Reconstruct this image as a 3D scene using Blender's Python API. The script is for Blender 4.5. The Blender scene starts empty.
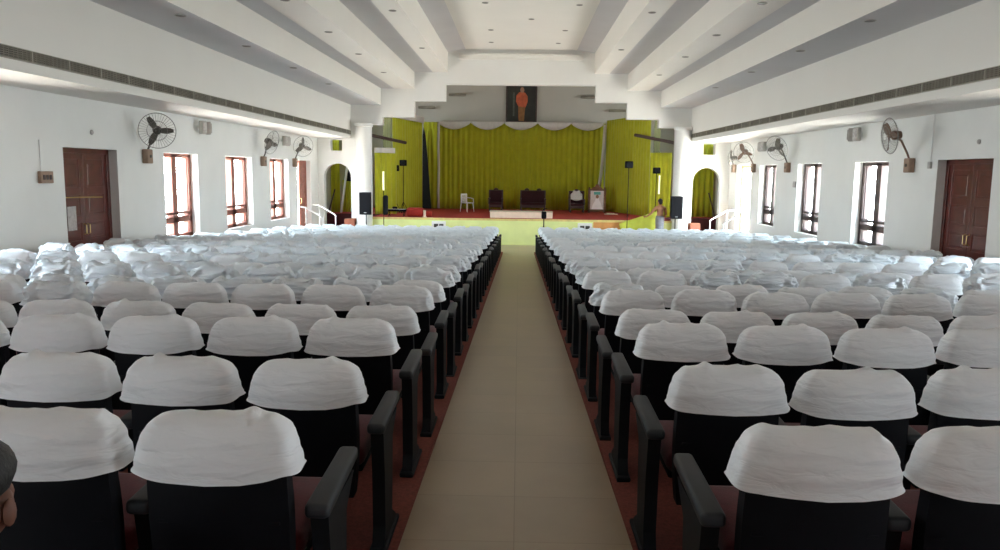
import bpy, bmesh, math, random
from mathutils import Vector, Matrix, noise
random.seed(7)
PI = math.pi
S = bpy.context.scene
C = S.collection
EYE = 2.88

# ------------------------------------------------------------------ camera
cam_d = bpy.data.cameras.new('camera'); cam = bpy.data.objects.new('camera', cam_d); C.objects.link(cam)
cam_d.sensor_width = 36.0; cam_d.lens = 780 * 36 / 1000.0; cam_d.clip_start = 0.02; cam_d.clip_end = 400
YAW = math.atan(18 / 780.0); PITCH = math.atan(103.0 / 780.0); ROLL = math.radians(0.7)
cam.matrix_world = (Matrix.Translation((0, 0, EYE)) @ Matrix.Rotation(YAW, 4, 'Z') @
                    Matrix.Rotation(PI / 2 - PITCH, 4, 'X') @ Matrix.Rotation(ROLL, 4, 'Z'))
S.camera = cam

# ------------------------------------------------------------------ world: bright overcast daylight outside the hall
W = bpy.data.worlds.new('world'); S.world = W; W.use_nodes = True
wn = W.node_tree.nodes; wl = W.node_tree.links; wn.clear()
wo = wn.new('ShaderNodeOutputWorld'); bg = wn.new('ShaderNodeBackground')
geo = wn.new('ShaderNodeTexCoord'); sep = wn.new('ShaderNodeSeparateXYZ'); ramp = wn.new('ShaderNodeValToRGB')
mp = wn.new('ShaderNodeMapRange'); mp.inputs[1].default_value = -1; mp.inputs[2].default_value = 1
wl.new(geo.outputs['Generated'], sep.inputs[0]); wl.new(sep.outputs[2], mp.inputs[0]); wl.new(mp.outputs[0], ramp.inputs[0])
ramp.color_ramp.elements[0].position = 0.35; ramp.color_ramp.elements[0].color = (0.86, 0.84, 0.78, 1)
ramp.color_ramp.elements[1].position = 0.60; ramp.color_ramp.elements[1].color = (0.66, 0.86, 1.0, 1)
e = ramp.color_ramp.elements.new(0.5); e.color = (0.90, 0.97, 1.0, 1)
wl.new(ramp.outputs[0], bg.inputs[0]); bg.inputs[1].default_value = 30.0
wl.new(bg.outputs[0], wo.inputs[0])

S.view_settings.view_transform = 'Standard'; S.view_settings.look = 'None'
S.view_settings.gamma = 1.0; S.view_settings.use_curve_mapping = False
S.view_settings.exposure = 0.38
S.cycles.use_denoising = True
S.cycles.max_bounces = 14; S.cycles.diffuse_bounces = 9; S.cycles.glossy_bounces = 4
S.cycles.caustics_reflective = False; S.cycles.caustics_refractive = False
S.cycles.sample_clamp_indirect = 12.0

XL, XR = -7.98, 8.22          # inner faces of the side walls
YB, YF = -7.0, 31.0           # back wall, front (proscenium) wall
CX = 0.0                      # centre line of the hall
WT = 0.36                     # side wall thickness
OPEN_L = [('door', 13.6, 15.45), ('win', 17.5, 19.35), ('win', 21.2, 23.3), ('win', 25.0, 27.0), ('open', 28.1, 29.9)]
OPEN_R = [('door', 13.88, 15.70), ('win', 17.75, 19.5), ('win', 21.65, 23.45), ('win', 25.4, 27.1), ('open', 28.1, 29.9)]
OPENS = {-1: OPEN_L, 1: OPEN_R}
FILL_WINDOWS = [('win', -1.65, 0.25), ('win', 5.85, 7.75), ('win', 9.6, 11.5)]   # windows added out of view, for fill daylight on the nearer rows
WING_FILL = (33.5, 35.1)           # unseen openings added high in the stage wings for fill daylight
ZT, ZS = 3.22, 1.22
for side, xw in ((-1, XL), (1, XR)):
    for kind, a, b in OPENS[side] + FILL_WINDOWS:
        if kind == 'door': continue
        L = bpy.data.lights.new('daylight_portal', 'AREA'); L.shape = 'RECTANGLE'
        L.size = b - a; L.size_y = ZT - ZS; L.cycles.is_portal = True
        o = bpy.data.objects.new('daylight_portal', L); C.objects.link(o)
        o.location = (xw + side * (WT + 0.06), (a + b) / 2, (ZT + ZS) / 2)
        o.rotation_euler = (0, side * PI / 2, 0)
        # area lamp shines along local -Z; local x must run vertically here
        L.size, L.size_y = ZT - ZS, b - a

for side, xw in ((-1, XL - 0.5), (1, XR + 0.5)):
    L = bpy.data.lights.new('daylight_portal', 'AREA'); L.shape = 'RECTANGLE'; L.size = 1.6; L.size_y = WING_FILL[1] - WING_FILL[0]; L.cycles.is_portal = True
    o = bpy.data.objects.new('daylight_portal', L); C.objects.link(o); o.location = (xw + side * 0.05, sum(WING_FILL) / 2, 5.4); o.rotation_euler = (0, side * PI / 2, 0)

# ------------------------------------------------------------------ materials
def mat(name, col, rough=0.6, metal=0.0, spec=0.5, emit=None, es=0.0, noise_amt=0.0, noise_scale=8.0, bump=0.0, bump_scale=30.0, sheen=0.0, alpha=None):
    m = bpy.data.materials.new(name); m.use_nodes = True
    nt = m.node_tree; n = nt.nodes; l = nt.links; b = n['Principled BSDF']
    b.inputs['Base Color'].default_value = (*col, 1); b.inputs['Roughness'].default_value = rough
    b.inputs['Metallic'].default_value = metal; b.inputs['Specular IOR Level'].default_value = spec
    if sheen: b.inputs['Sheen Weight'].default_value = sheen
    if emit: b.inputs['Emission Color'].default_value = (*emit, 1); b.inputs['Emission Strength'].default_value = es
    tc = n.new('ShaderNodeTexCoord')
    if noise_amt:
        nz = n.new('ShaderNodeTexNoise'); nz.inputs['Scale'].default_value = noise_scale; nz.inputs['Detail'].default_value = 4
        l.new(tc.outputs['Object'], nz.inputs['Vector'])
        cr = n.new('ShaderNodeValToRGB'); l.new(nz.outputs['Fac'], cr.inputs[0])
        cr.color_ramp.elements[0].position = 0.3; cr.color_ramp.elements[1].position = 0.7
        cr.color_ramp.elements[0].color = (*[c * (1 - noise_amt) for c in col], 1)
        cr.color_ramp.elements[1].color = (*[min(1, c * (1 + noise_amt)) for c in col], 1)
        l.new(cr.outputs[0], b.inputs['Base Color'])
    if bump:
        nz2 = n.new('ShaderNodeTexNoise'); nz2.inputs['Scale'].default_value = bump_scale; nz2.inputs['Detail'].default_value = 3
        l.new(tc.outputs['Object'], nz2.inputs['Vector'])
        bp = n.new('ShaderNodeBump'); bp.inputs['Strength'].default_value = bump; bp.inputs['Distance'].default_value = 0.01
        l.new(nz2.outputs['Fac'], bp.inputs['Height']); l.new(bp.outputs[0], b.inputs['Normal'])
    return m

M = {}
M['wall'] = mat('wall_paint', (0.80, 0.80, 0.77), 0.55, noise_amt=0.02, noise_scale=1.5)
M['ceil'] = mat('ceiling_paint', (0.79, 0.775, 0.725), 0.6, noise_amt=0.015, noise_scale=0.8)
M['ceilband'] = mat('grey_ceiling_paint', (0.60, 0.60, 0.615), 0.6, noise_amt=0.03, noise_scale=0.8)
M['stagewall'] = mat('stage_wall_paint', (0.42, 0.40, 0.35), 0.7, noise_amt=0.03, noise_scale=1)
M['carpet'] = mat('red_carpet', (0.21, 0.055, 0.04), 0.95, noise_amt=0.25, noise_scale=60, bump=0.4, bump_scale=300)
M['stagecarpet'] = mat('stage_carpet', (0.42, 0.03, 0.02), 0.9, noise_amt=0.15, noise_scale=20)
M['black'] = mat('black_plastic', (0.004, 0.004, 0.006), 0.7, spec=0.15, noise_amt=0.2, noise_scale=10)
M['frame'] = mat('charcoal_metal', (0.008, 0.010, 0.013), 0.6, spec=0.2, noise_amt=0.15, noise_scale=12)
M['arm'] = mat('grey_armrest', (0.017, 0.021, 0.026), 0.5, noise_amt=0.15, noise_scale=15)
M['seat'] = mat('maroon_upholstery', (0.09, 0.007, 0.013), 0.9, noise_amt=0.2, noise_scale=25, bump=0.2, bump_scale=200, sheen=0.2)
M['cover'] = mat('white_cover_cloth', (0.84, 0.86, 0.88), 0.55, noise_amt=0.03, noise_scale=6, bump=0.06, bump_scale=400, sheen=0.1)
M['cover2'] = mat('white_glossy_cover', (0.78, 0.83, 0.87), 0.30, spec=0.6, noise_amt=0.03, noise_scale=6, bump=0.05, bump_scale=60)
# cloth creases: a second, horizontally stretched noise drives the bump of both cover cloths
for _k, _st in (('cover', 0.42), ('cover2', 0.6)):
    _nt = M[_k].node_tree; _n = _nt.nodes; _l = _nt.links
    _tc = _n.new('ShaderNodeTexCoord'); _mp = _n.new('ShaderNodeMapping'); _mp.inputs['Scale'].default_value = (3.0, 3.0, 13.0); _mp.inputs['Rotation'].default_value = (0, 0.12, 0)
    _nz = _n.new('ShaderNodeTexNoise'); _nz.inputs['Scale'].default_value = 1.9; _nz.inputs['Detail'].default_value = 3; _nz.inputs['Distortion'].default_value = 0.9
    _bp = _n.new('ShaderNodeBump'); _bp.inputs['Strength'].default_value = _st; _bp.inputs['Distance'].default_value = 0.03
    _l.new(_tc.outputs['Object'], _mp.inputs['Vector']); _l.new(_mp.outputs[0], _nz.inputs['Vector']); _l.new(_nz.outputs['Fac'], _bp.inputs['Height'])
    _l.new(_bp.outputs[0], _n['Principled BSDF'].inputs['Normal'])
M['wood'] = mat('red_brown_wood', (0.10, 0.014, 0.008), 0.28, spec=0.5, noise_amt=0.3, noise_scale=5)
M['wood_dark'] = mat('dark_brown_wood', (0.055, 0.028, 0.024), 0.45, noise_amt=0.2, noise_scale=6)
M['wood_red'] = mat('reddish_window_wood', (0.25, 0.085, 0.055), 0.5, noise_amt=0.2, noise_scale=6)
M['brass'] = mat('brass', (0.6, 0.42, 0.18), 0.3, metal=1)
M['green'] = mat('lime_green_curtain', (0.42, 0.42, 0.005), 0.75, noise_amt=0.08, noise_scale=3, sheen=0.2)
M['stagegreen'] = mat('pale_lime_paint', (0.80, 0.86, 0.36), 0.5, noise_amt=0.06, noise_scale=2)
M['limecloth'] = mat('yellow_lime_cloth', (0.60, 0.66, 0.08), 0.6, noise_amt=0.08, noise_scale=4)
M['valance'] = mat('off_white_valance', (0.62, 0.58, 0.54), 0.8, noise_amt=0.04, noise_scale=8)
M['white'] = mat('white_plastic', (0.82, 0.82, 0.80), 0.4, noise_amt=0.02)
M['cream'] = mat('cream_cloth', (0.80, 0.66, 0.52), 0.8, noise_amt=0.06, noise_scale=6)
M['creamtop'] = mat('beige_cloth_top', (0.55, 0.44, 0.33), 0.8, noise_amt=0.06, noise_scale=6)
M['terra'] = mat('terracotta_tile', (0.36, 0.11, 0.055), 0.5, noise_amt=0.15, noise_scale=6)
M['orange'] = mat('orange_paint', (0.72, 0.33, 0.10), 0.6, noise_amt=0.1, noise_scale=4)
M['maroon'] = mat('maroon_paint', (0.085, 0.006, 0.014), 0.6, noise_amt=0.1, noise_scale=4)
M['maroonfab'] = mat('dark_maroon_velvet', (0.030, 0.003, 0.006), 0.9, noise_amt=0.1)
M['olive'] = mat('shaded_curtain_green', (0.07, 0.06, 0.01), 0.9, noise_amt=0.1)  # curtain green darkened, so the colour carries the shade of its returns
M['dark'] = mat('black_gap_shade', (0.004, 0.003, 0.002), 0.9)  # near-black colour for the painted shade in the curtain gap
M['slat'] = mat('grille_slats', (0.19, 0.17, 0.13), 0.6, noise_amt=0.25, noise_scale=3)
M['gframe'] = mat('grille_frame', (0.36, 0.34, 0.28), 0.6, noise_amt=0.1)
M['flood'] = mat('aged_white_housing', (0.40, 0.385, 0.35), 0.5, noise_amt=0.1)
M['grilleback'] = mat('grille_back', (0.05, 0.048, 0.04), 0.8)
M['steel'] = mat('brushed_steel', (0.55, 0.55, 0.54), 0.35, metal=0.8)
M['fan'] = mat('grey_brown_fan', (0.10, 0.09, 0.075), 0.45, noise_amt=0.15)
M['fanbrown'] = mat('brown_fan', (0.20, 0.11, 0.07), 0.45, noise_amt=0.15)
M['wire'] = mat('fan_cage_wire', (0.28, 0.27, 0.25), 0.4, metal=0.5)
M['box'] = mat('tan_regulator_box', (0.30, 0.20, 0.14), 0.6, noise_amt=0.1)
M['skin'] = mat('brown_skin', (0.42, 0.19, 0.11), 0.6, noise_amt=0.06, noise_scale=8)
M['skin_dark'] = mat('deep_brown_skin', (0.13, 0.048, 0.027), 0.6, noise_amt=0.06, noise_scale=8)
M['hair'] = mat('black_hair', (0.008, 0.007, 0.006), 0.6, bump=0.4, bump_scale=120)
M['greycloth'] = mat('grey_wrap_cloth', (0.20, 0.20, 0.22), 0.85, noise_amt=0.15, noise_scale=12)
M['darkcloth'] = mat('dark_trouser_cloth', (0.02, 0.02, 0.025), 0.9, noise_amt=0.15, noise_scale=12)
M['browncloth'] = mat('rust_brown_shirt', (0.12, 0.028, 0.012), 0.85, noise_amt=0.15, noise_scale=12)
M['tube'] = mat('lit_tube', (0.9, 0.9, 0.6), 0.4, emit=(1.0, 0.95, 0.45), es=0.5)
M['red'] = mat('bright_red_cloth', (0.34, 0.020, 0.010), 0.8, noise_amt=0.12, noise_scale=8)
M['painting'] = mat('dark_painting_ground', (0.018, 0.018, 0.012), 0.6, noise_amt=0.4, noise_scale=3)
M['robe'] = mat('painted_orange_robe', (0.42, 0.085, 0.03), 0.7, noise_amt=0.25, noise_scale=6)
M['robe2'] = mat('painted_brown_robe', (0.22, 0.10, 0.03), 0.7, noise_amt=0.25, noise_scale=6)
M['face'] = mat('painted_face', (0.30, 0.16, 0.10), 0.7)
M['framewood'] = mat('carved_frame_wood', (0.16, 0.07, 0.03), 0.5, noise_amt=0.3, noise_scale=12)
M['photo'] = mat('pale_portrait_ground', (0.66, 0.58, 0.55), 0.5, noise_amt=0.12, noise_scale=5)
M['photofig'] = mat('pale_portrait_robe', (0.85, 0.80, 0.78), 0.5, noise_amt=0.05, noise_scale=5)
M['teal'] = mat('teal_accent', (0.10, 0.38, 0.30), 0.6)
M['glass'] = mat('window_glass', (0.9, 0.95, 0.95), 0.05)
_nt = M['glass'].node_tree; _tr = _nt.nodes.new('ShaderNodeBsdfTransparent'); _mx = _nt.nodes.new('ShaderNodeMixShader'); _mx.inputs[0].default_value = 0.08
_nt.links.new(_tr.outputs[0], _mx.inputs[1]); _nt.links.new(_nt.nodes['Principled BSDF'].outputs[0], _mx.inputs[2]); _nt.links.new(_mx.outputs[0], _nt.nodes['Material Output'].inputs[0])
M['notice'] = mat('pale_notice', (0.45, 0.42, 0.40), 0.6, noise_amt=0.2, noise_scale=20)
M['downlight'] = mat('downlight_lens', (0.05, 0.045, 0.035), 0.4)
M['rim'] = mat('downlight_rim', (0.40, 0.39, 0.36), 0.4)

# glossy beige floor tiles with joints and scuffs
def tile_mat(name, col, joint, size, rough):
    m = bpy.data.materials.new(name); m.use_nodes = True
    nt = m.node_tree; n = nt.nodes; l = nt.links; b = n['Principled BSDF']
    tc = n.new('ShaderNodeTexCoord'); br = n.new('ShaderNodeTexBrick')
    br.offset = 0.0; br.inputs['Scale'].default_value = 1.0
    br.inputs['Brick Width'].default_value = size; br.inputs['Row Height'].default_value = size
    br.inputs['Mortar Size'].default_value = 0.003; br.inputs['Mortar Smooth'].default_value = 0.3
    br.inputs['Color1'].default_value = (*col, 1); br.inputs['Color2'].default_value = (*[c * 0.92 for c in col], 1)
    br.inputs['Mortar'].default_value = (*joint, 1)
    l.new(tc.outputs['Object'], br.inputs['Vector'])
    nz = n.new('ShaderNodeTexNoise'); nz.inputs['Scale'].default_value = 1.6; nz.inputs['Detail'].default_value = 6
    l.new(tc.outputs['Object'], nz.inputs['Vector'])
    mx = n.new('ShaderNodeMix'); mx.data_type = 'RGBA'; mx.blend_type = 'MULTIPLY'; mx.inputs[0].default_value = 0.5
    cr = n.new('ShaderNodeValToRGB'); cr.color_ramp.elements[0].position = 0.35; cr.color_ramp.elements[1].position = 0.7
    cr.color_ramp.elements[0].color = (0.66, 0.62, 0.56, 1); cr.color_ramp.elements[1].color = (1, 1, 1, 1)
    l.new(nz.outputs['Fac'], cr.inputs[0]); l.new(br.outputs['Color'], mx.inputs[6]); l.new(cr.outputs[0], mx.inputs[7])
    l.new(mx.outputs[2], b.inputs['Base Color'])
    mr = n.new('ShaderNodeMapRange'); mr.inputs[3].default_value = rough - 0.05; mr.inputs[4].default_value = rough + 0.12
    l.new(nz.outputs['Fac'], mr.inputs[0]); l.new(mr.outputs[0], b.inputs['Roughness'])
    return m
M['tile'] = tile_mat('beige_floor_tile', (0.43, 0.335, 0.225), (0.29, 0.22, 0.145), 0.60, 0.30)

# curtain cloth whose colour weave runs in fine vertical pleats
# ------------------------------------------------------------------ mesh helpers
class MB:
    def __init__(s): s.v = []; s.f = []; s.mi = []; s.cur = 0
    def add(s, vs, fs):
        k = len(s.v); s.v += [tuple(p) for p in vs]; s.f += [tuple(k + i for i in f) for f in fs]; s.mi += [s.cur] * len(fs)
    def box(s, a, b):
        x0, y0, z0 = a; x1, y1, z1 = b
        s.add([(x0,y0,z0),(x1,y0,z0),(x1,y1,z0),(x0,y1,z0),(x0,y0,z1),(x1,y0,z1),(x1,y1,z1),(x0,y1,z1)],
              [(0,3,2,1),(4,5,6,7),(0,1,5,4),(1,2,6,5),(2,3,7,6),(3,0,4,7)])
    def rbox(s, a, b, r=0.01, seg=2, mtx=None):
        bm = bmesh.new(); bmesh.ops.create_cube(bm, size=1)
        c = [(a[i] + b[i]) / 2 for i in range(3)]; d = [abs(b[i] - a[i]) for i in range(3)]
        for v in bm.verts: v.co = Vector((v.co.x * d[0] + c[0], v.co.y * d[1] + c[1], v.co.z * d[2] + c[2]))
        bmesh.ops.bevel(bm, geom=bm.edges[:], offset=min(r, min(d) * 0.49), segments=seg, profile=0.5, affect='EDGES')
        if mtx is not None: bm.transform(mtx)
        s.addbm(bm)
    def addbm(s, bm):
        bm.verts.ensure_lookup_table(); bm.verts.index_update()
        s.add([v.co[:] for v in bm.verts], [[v.index for v in f.verts] for f in bm.faces]); bm.free()
    def tube(s, pts, r, seg=8, caps=True):
        pts = [Vector(p) for p in pts]; rs = r if isinstance(r, (list, tuple)) else [r] * len(pts)
        vs = []; up = None
        for i, p in enumerate(pts):
            t = (pts[min(i + 1, len(pts) - 1)] - pts[max(i - 1, 0)]).normalized()
            if up is None:
                up = t.orthogonal().normalized()
            up = (up - t * up.dot(t)).normalized(); w = t.cross(up)
            for k in range(seg):
                a = 2 * PI * k / seg; vs.append(p + (up * math.cos(a) + w * math.sin(a)) * rs[i])
        fs = []
        for i in range(len(pts) - 1):
            for k in range(seg):
                k2 = (k + 1) % seg
                fs.append((i * seg + k, i * seg + k2, (i + 1) * seg + k2, (i + 1) * seg + k))
        if caps:
            fs.append(tuple(range(seg - 1, -1, -1))); fs.append(tuple((len(pts) - 1) * seg + k for k in range(seg)))
        s.add(vs, fs)
    def ring(s, c, axis, R, r, n=28, seg=5):
        axis = Vector(axis).normalized(); u = axis.orthogonal().normalized(); w = axis.cross(u); c = Vector(c)
        vs = []; fs = []
        for i in range(n):
            a = 2 * PI * i / n; d = u * math.cos(a) + w * math.sin(a)
            for k in range(seg):
                b = 2 * PI * k / seg; vs.append(c + d * (R + r * math.cos(b)) + axis * r * math.sin(b))
        for i in range(n):
            for k in range(seg):
                fs.append((i*seg+k, ((i+1)%n)*seg+k, ((i+1)%n)*seg+(k+1)%seg, i*seg+(k+1)%seg))
        s.add(vs, fs)
    def lathe(s, prof, c=(0,0,0), n=20, axis=(0,0,1)):
        axis = Vector(axis).normalized(); u = axis.orthogonal().normalized(); w = axis.cross(u); c = Vector(c)
        vs = []; fs = []
        for (r, z) in prof:
            for i in range(n):
                a = 2 * PI * i / n; vs.append(c + (u * math.cos(a) + w * math.sin(a)) * r + axis * z)
        for j in range(len(prof) - 1):
            for i in range(n):
                fs.append((j*n+i, j*n+(i+1)%n, (j+1)*n+(i+1)%n, (j+1)*n+i))
        fs.append(tuple(range(n-1,-1,-1))); fs.append(tuple((len(prof)-1)*n+i for i in range(n)))
        s.add(vs, fs)
    def prism(s, poly, fn, d0, d1):
        # poly: 2-D outline; fn(u, v, d) -> 3-D point
        n = len(poly); vs = [fn(u, v, d0) for u, v in poly] + [fn(u, v, d1) for u, v in poly]
        fs = [tuple(range(n - 1, -1, -1)), tuple(range(n, 2 * n))]
        for i in range(n): fs.append((i, (i + 1) % n, n + (i + 1) % n, n + i))
        s.add(vs, fs)
    def mesh(s, name, mats, smooth=False):
        me = bpy.data.meshes.new(name); me.from_pydata(s.v, [], s.f)
        bm = bmesh.new(); bm.from_mesh(me); bmesh.ops.recalc_face_normals(bm, faces=bm.faces[:]); bm.to_mesh(me); bm.free()
        for m in (mats if isinstance(mats, list) else [mats]): me.materials.append(m)
        for p, k in zip(me.polygons, s.mi): p.material_index = k
        if smooth:
            for p in me.polygons: p.use_smooth = True
            try: me.set_sharp_from_angle(angle=math.radians(smooth if smooth is not True else 40))
            except Exception: pass
        return me
    def build(s, name, mats, parent=None, smooth=False, loc=None):
        o = bpy.data.objects.new(name, s.mesh(name, mats, smooth)); C.objects.link(o)
        if parent: o.parent = parent
        if loc: o.location = loc
        return o

def tag(o, label=None, cat=None, group=None, kind=None):
    if label: o['label'] = label
    if cat: o['category'] = cat
    if group: o['group'] = group
    if kind: o['kind'] = kind
    return o
def thing(name, label, cat, loc=(0, 0, 0), rz=0, group=None):
    o = bpy.data.objects.new(name, None); C.objects.link(o); o.location = loc; o.rotation_euler = (0, 0, rz)
    o.empty_display_size = 0.1
    return tag(o, label, cat, group)
def struct(name, mb, mats, smooth=False):
    o = mb.build(name, mats, smooth=smooth); o['kind'] = 'structure'; return o
def child(mb, name, m, parent, smooth=False, loc=None): return mb.build(name, m, parent, smooth, loc)

# ------------------------------------------------------------------ floor: sloping tiled aisle and terraced carpet under the seats
Y1, RP = 2.374, 0.961            # first row, row pitch
NROW = 27
def zramp(y):
    y = max(min(y, 27.4), 2.374); return 1.150 - 0.0459 * (y - 2.374)
def zrow(n): return 1.150 - 0.0882 * (n // 2) + (0.012 if n > 1 else 0)
yrow = lambda n: Y1 + RP * (n - 1) - (0.085 if n <= 1 else 0)
m = MB()
for (x0, x1) in ((-0.55, 0.57), (XL - 0.3, -7.52), (7.58, XR + 0.3)):
    m.add([(x0, YB, zramp(YB)), (x1, YB, zramp(YB)), (x1, 2.374, 1.15), (x0, 2.374, 1.15), (x1, 27.4, 0), (x0, 27.4, 0)], [(0, 1, 2, 3), (3, 2, 4, 5)])
m.add([(XL - 0.3, 27.4, 0), (XR + 0.3, 27.4, 0), (XR + 0.3, 40, 0), (XL - 0.3, 40, 0)], [(0, 1, 2, 3)])
m.box((XL - 0.3, YB, -0.3), (XR + 0.3, 40, -0.2))
struct('floor', m, M['tile'])
for nm, x0, x1 in (('floor_left', -7.52, -0.55), ('floor_right', 0.57, 7.58)):
    m = MB()
    levels = [(YB, yrow(2) - 0.12, 1.150)]
    for k in range(1, 14):
        levels.append((yrow(2 * k) - 0.12, yrow(2 * k + 2) - 0.12, zrow(2 * k)))
    levels[-1] = (levels[-1][0], 28.15, levels[-1][2])
    for a, b, z in levels: m.box((x0, a, -0.25), (x1, b, max(z, 0.012)))
    struct(nm, m, M['carpet'])

# ------------------------------------------------------------------ side walls with openings
def side_wall(name, side, xw):
    m = MB(); a, b = (xw, xw + side * WT) if side > 0 else (xw + side * WT, xw)
    cuts = []
    for kind, y0, y1 in OPENS[side] + FILL_WINDOWS:
        zs = ZS if kind == 'win' else (0.5 if kind == 'open' else 0.5)
        cuts.append((y0, y1, zs))
    cuts.sort(); y = YB - 0.3
    for y0, y1, zs in cuts:
        m.box((a, y, -0.3), (b, y0, 4.3)); m.box((a, y0, -0.3), (b, y1, zs)); m.box((a, y0, ZT), (b, y1, 4.3)); y = y1
    m.box((a, y, -0.3), (b, YF + 0.35, 4.3))
    struct(name, m, M['wall'])
side_wall('wall_left', -1, XL); side_wall('wall_right', 1, XR)
m = MB(); m.box((XL - 0.3, YB - 0.3, 0.9), (XR + 0.3, YB, 8.0)); struct('wall_back', m, M['wall'])

# front wall: 2-D outline with the stepped stage opening, arches and small vents cut out
def filled(name, loops, y0, y1, material):
    cu = bpy.data.curves.new(name, 'CURVE'); cu.dimensions = '2D'; cu.fill_mode = 'BOTH'; cu.extrude = (y1 - y0) / 2
    for lp in loops:
        sp = cu.splines.new('POLY'); sp.points.add(len(lp) - 1)
        for p, (x, z) in zip(sp.points, lp): p.co = (x, z, 0, 1)
        sp.use_cyclic_u = True
    tmp = bpy.data.objects.new(name, cu); C.objects.link(tmp)
    dg = bpy.context.evaluated_depsgraph_get(); me = bpy.data.meshes.new_from_object(tmp.evaluated_get(dg))
    bpy.data.objects.remove(tmp); bpy.data.curves.remove(cu)
    me.transform(Matrix.Translation((0, (y0 + y1) / 2, 0)) @ Matrix.Rotation(PI / 2, 4, 'X'))
    me.materials.clear(); me.materials.append(material); me.name = name
    o = bpy.data.objects.new(name, me); C.objects.link(o); return o
ARCH = [(-7.21, 0.54), (7.34, 0.54)]
def arch_loop(c, hw, z0, zt, n=14):
    pts = [(c - hw, z0), (c + hw, z0)]
    for i in range(n + 1):
        a = PI * i / n; pts.append((c + hw * math.cos(a), zt - hw + hw * math.sin(a)))
    return pts
st = [(2.92, 6.32), (4.15, 5.67), (5.40, 5.03), (5.98, 4.70)]
op = [(-5.98 + CX, -0.2)]
lst = [(-5.88, 4.66), (-5.40 + CX, 4.66), (-5.40 + CX, 4.97), (-4.15 + CX, 4.97), (-4.15 + CX, 5.60), (-2.92 + CX, 5.60), (-2.92 + CX, 6.24)]
opening = [(-5.88, -0.25)] + lst + [(6.08 if x < -5.8 else -x, z) for x, z in reversed(lst)] + [(6.08, -0.25)]
loops = [[(XL - 0.3, -0.3), (XR + 0.3, -0.3), (XR + 0.3, 8.0), (XL - 0.3, 8.0)], opening]
for c, hw in ARCH: loops.append(arch_loop(c, hw, -0.25, 3.14))
for c in (-7.24, 7.40): loops.append([(c - 0.23, 3.64), (c + 0.23, 3.64), (c + 0.23, 4.06), (c - 0.23, 4.06)])
tag(filled('wall_front', loops, YF, YF + 0.35, M['wall']), kind='structure')

# ------------------------------------------------------------------ stepped ceiling
half = [(2.15, 7.57), (2.84, 7.46), (2.84, 6.69), (3.42, 6.69), (4.14, 6.69), (4.14, 6.06), (4.94, 6.06), (5.45, 6.06), (5.45, 5.42), (6.65, 5.42), (6.65, 4.12), (8.6, 4.12)]
m = MB()
prof = [(CX - x, z) for x, z in reversed(half)] + [(CX + x, z) for x, z in half]
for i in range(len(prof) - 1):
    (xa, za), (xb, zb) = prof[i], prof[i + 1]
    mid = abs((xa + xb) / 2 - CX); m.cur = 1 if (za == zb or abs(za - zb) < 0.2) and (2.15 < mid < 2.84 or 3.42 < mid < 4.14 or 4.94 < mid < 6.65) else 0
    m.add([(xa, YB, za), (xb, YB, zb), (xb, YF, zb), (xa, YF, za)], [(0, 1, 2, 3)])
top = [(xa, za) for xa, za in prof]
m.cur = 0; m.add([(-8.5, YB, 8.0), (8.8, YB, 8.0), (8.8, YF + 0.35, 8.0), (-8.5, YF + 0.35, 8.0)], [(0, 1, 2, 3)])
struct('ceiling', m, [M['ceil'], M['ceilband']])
# cornice below the ceiling on the front wall and column capitals
m = MB(); m.box((CX - 2.4, YF - 0.10, 7.18), (CX + 2.4, YF, 7.40)); m.box((CX - 2.3, YF - 0.16, 7.30), (CX + 2.3, YF, 7.40))
struct('trim_1', m, M['ceil'])

# ------------------------------------------------------------------ long air grilles on both ceiling beams
def air_grille(side, label):
    xf = CX + side * 6.65
    t = thing('air_grille', label, 'air grille', (xf, YB, 4.345), 0)
    m = MB(); d = -side
    m.box((min(0, d * 0.012), 0.1, -0.075), (max(0, d * 0.012), YF - YB - 0.3, 0.075)); child(m, 'backing', M['grilleback'], t)
    m = MB(); y = 0.1
    while y < YF - YB - 0.35:
        for k in range(5):
            z = -0.06 + k * 0.028
            m.box((min(d*0.012, d * 0.03), y + 0.02, z - 0.007), (max(d*0.012, d * 0.03), y + 0.86, z + 0.007))
        for j in range(1, 9):
            m.box((min(d*0.012, d * 0.022), y + j * 0.096, -0.07), (max(d*0.012, d * 0.022), y + j * 0.096 + 0.02, 0.07))
        y += 0.88
    child(m, 'slats', M['slat'], t)
    m = MB(); L = YF - YB - 0.3
    for z in (-0.08, 0.072): m.box((min(0, d * 0.036), 0.1, z), (max(0, d * 0.036), L, z + 0.009))
    y = 0.1
    while y < L: m.box((min(0, d * 0.036), y - 0.011, -0.075), (max(0, d * 0.036), y + 0.011, 0.075)); y += 0.88
    child(m, 'frame', M['gframe'], t)
air_grille(-1, 'long dark slotted air grille running along the left ceiling beam')
air_grille(1, 'long dark slotted air grille running along the right ceiling beam')

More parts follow.
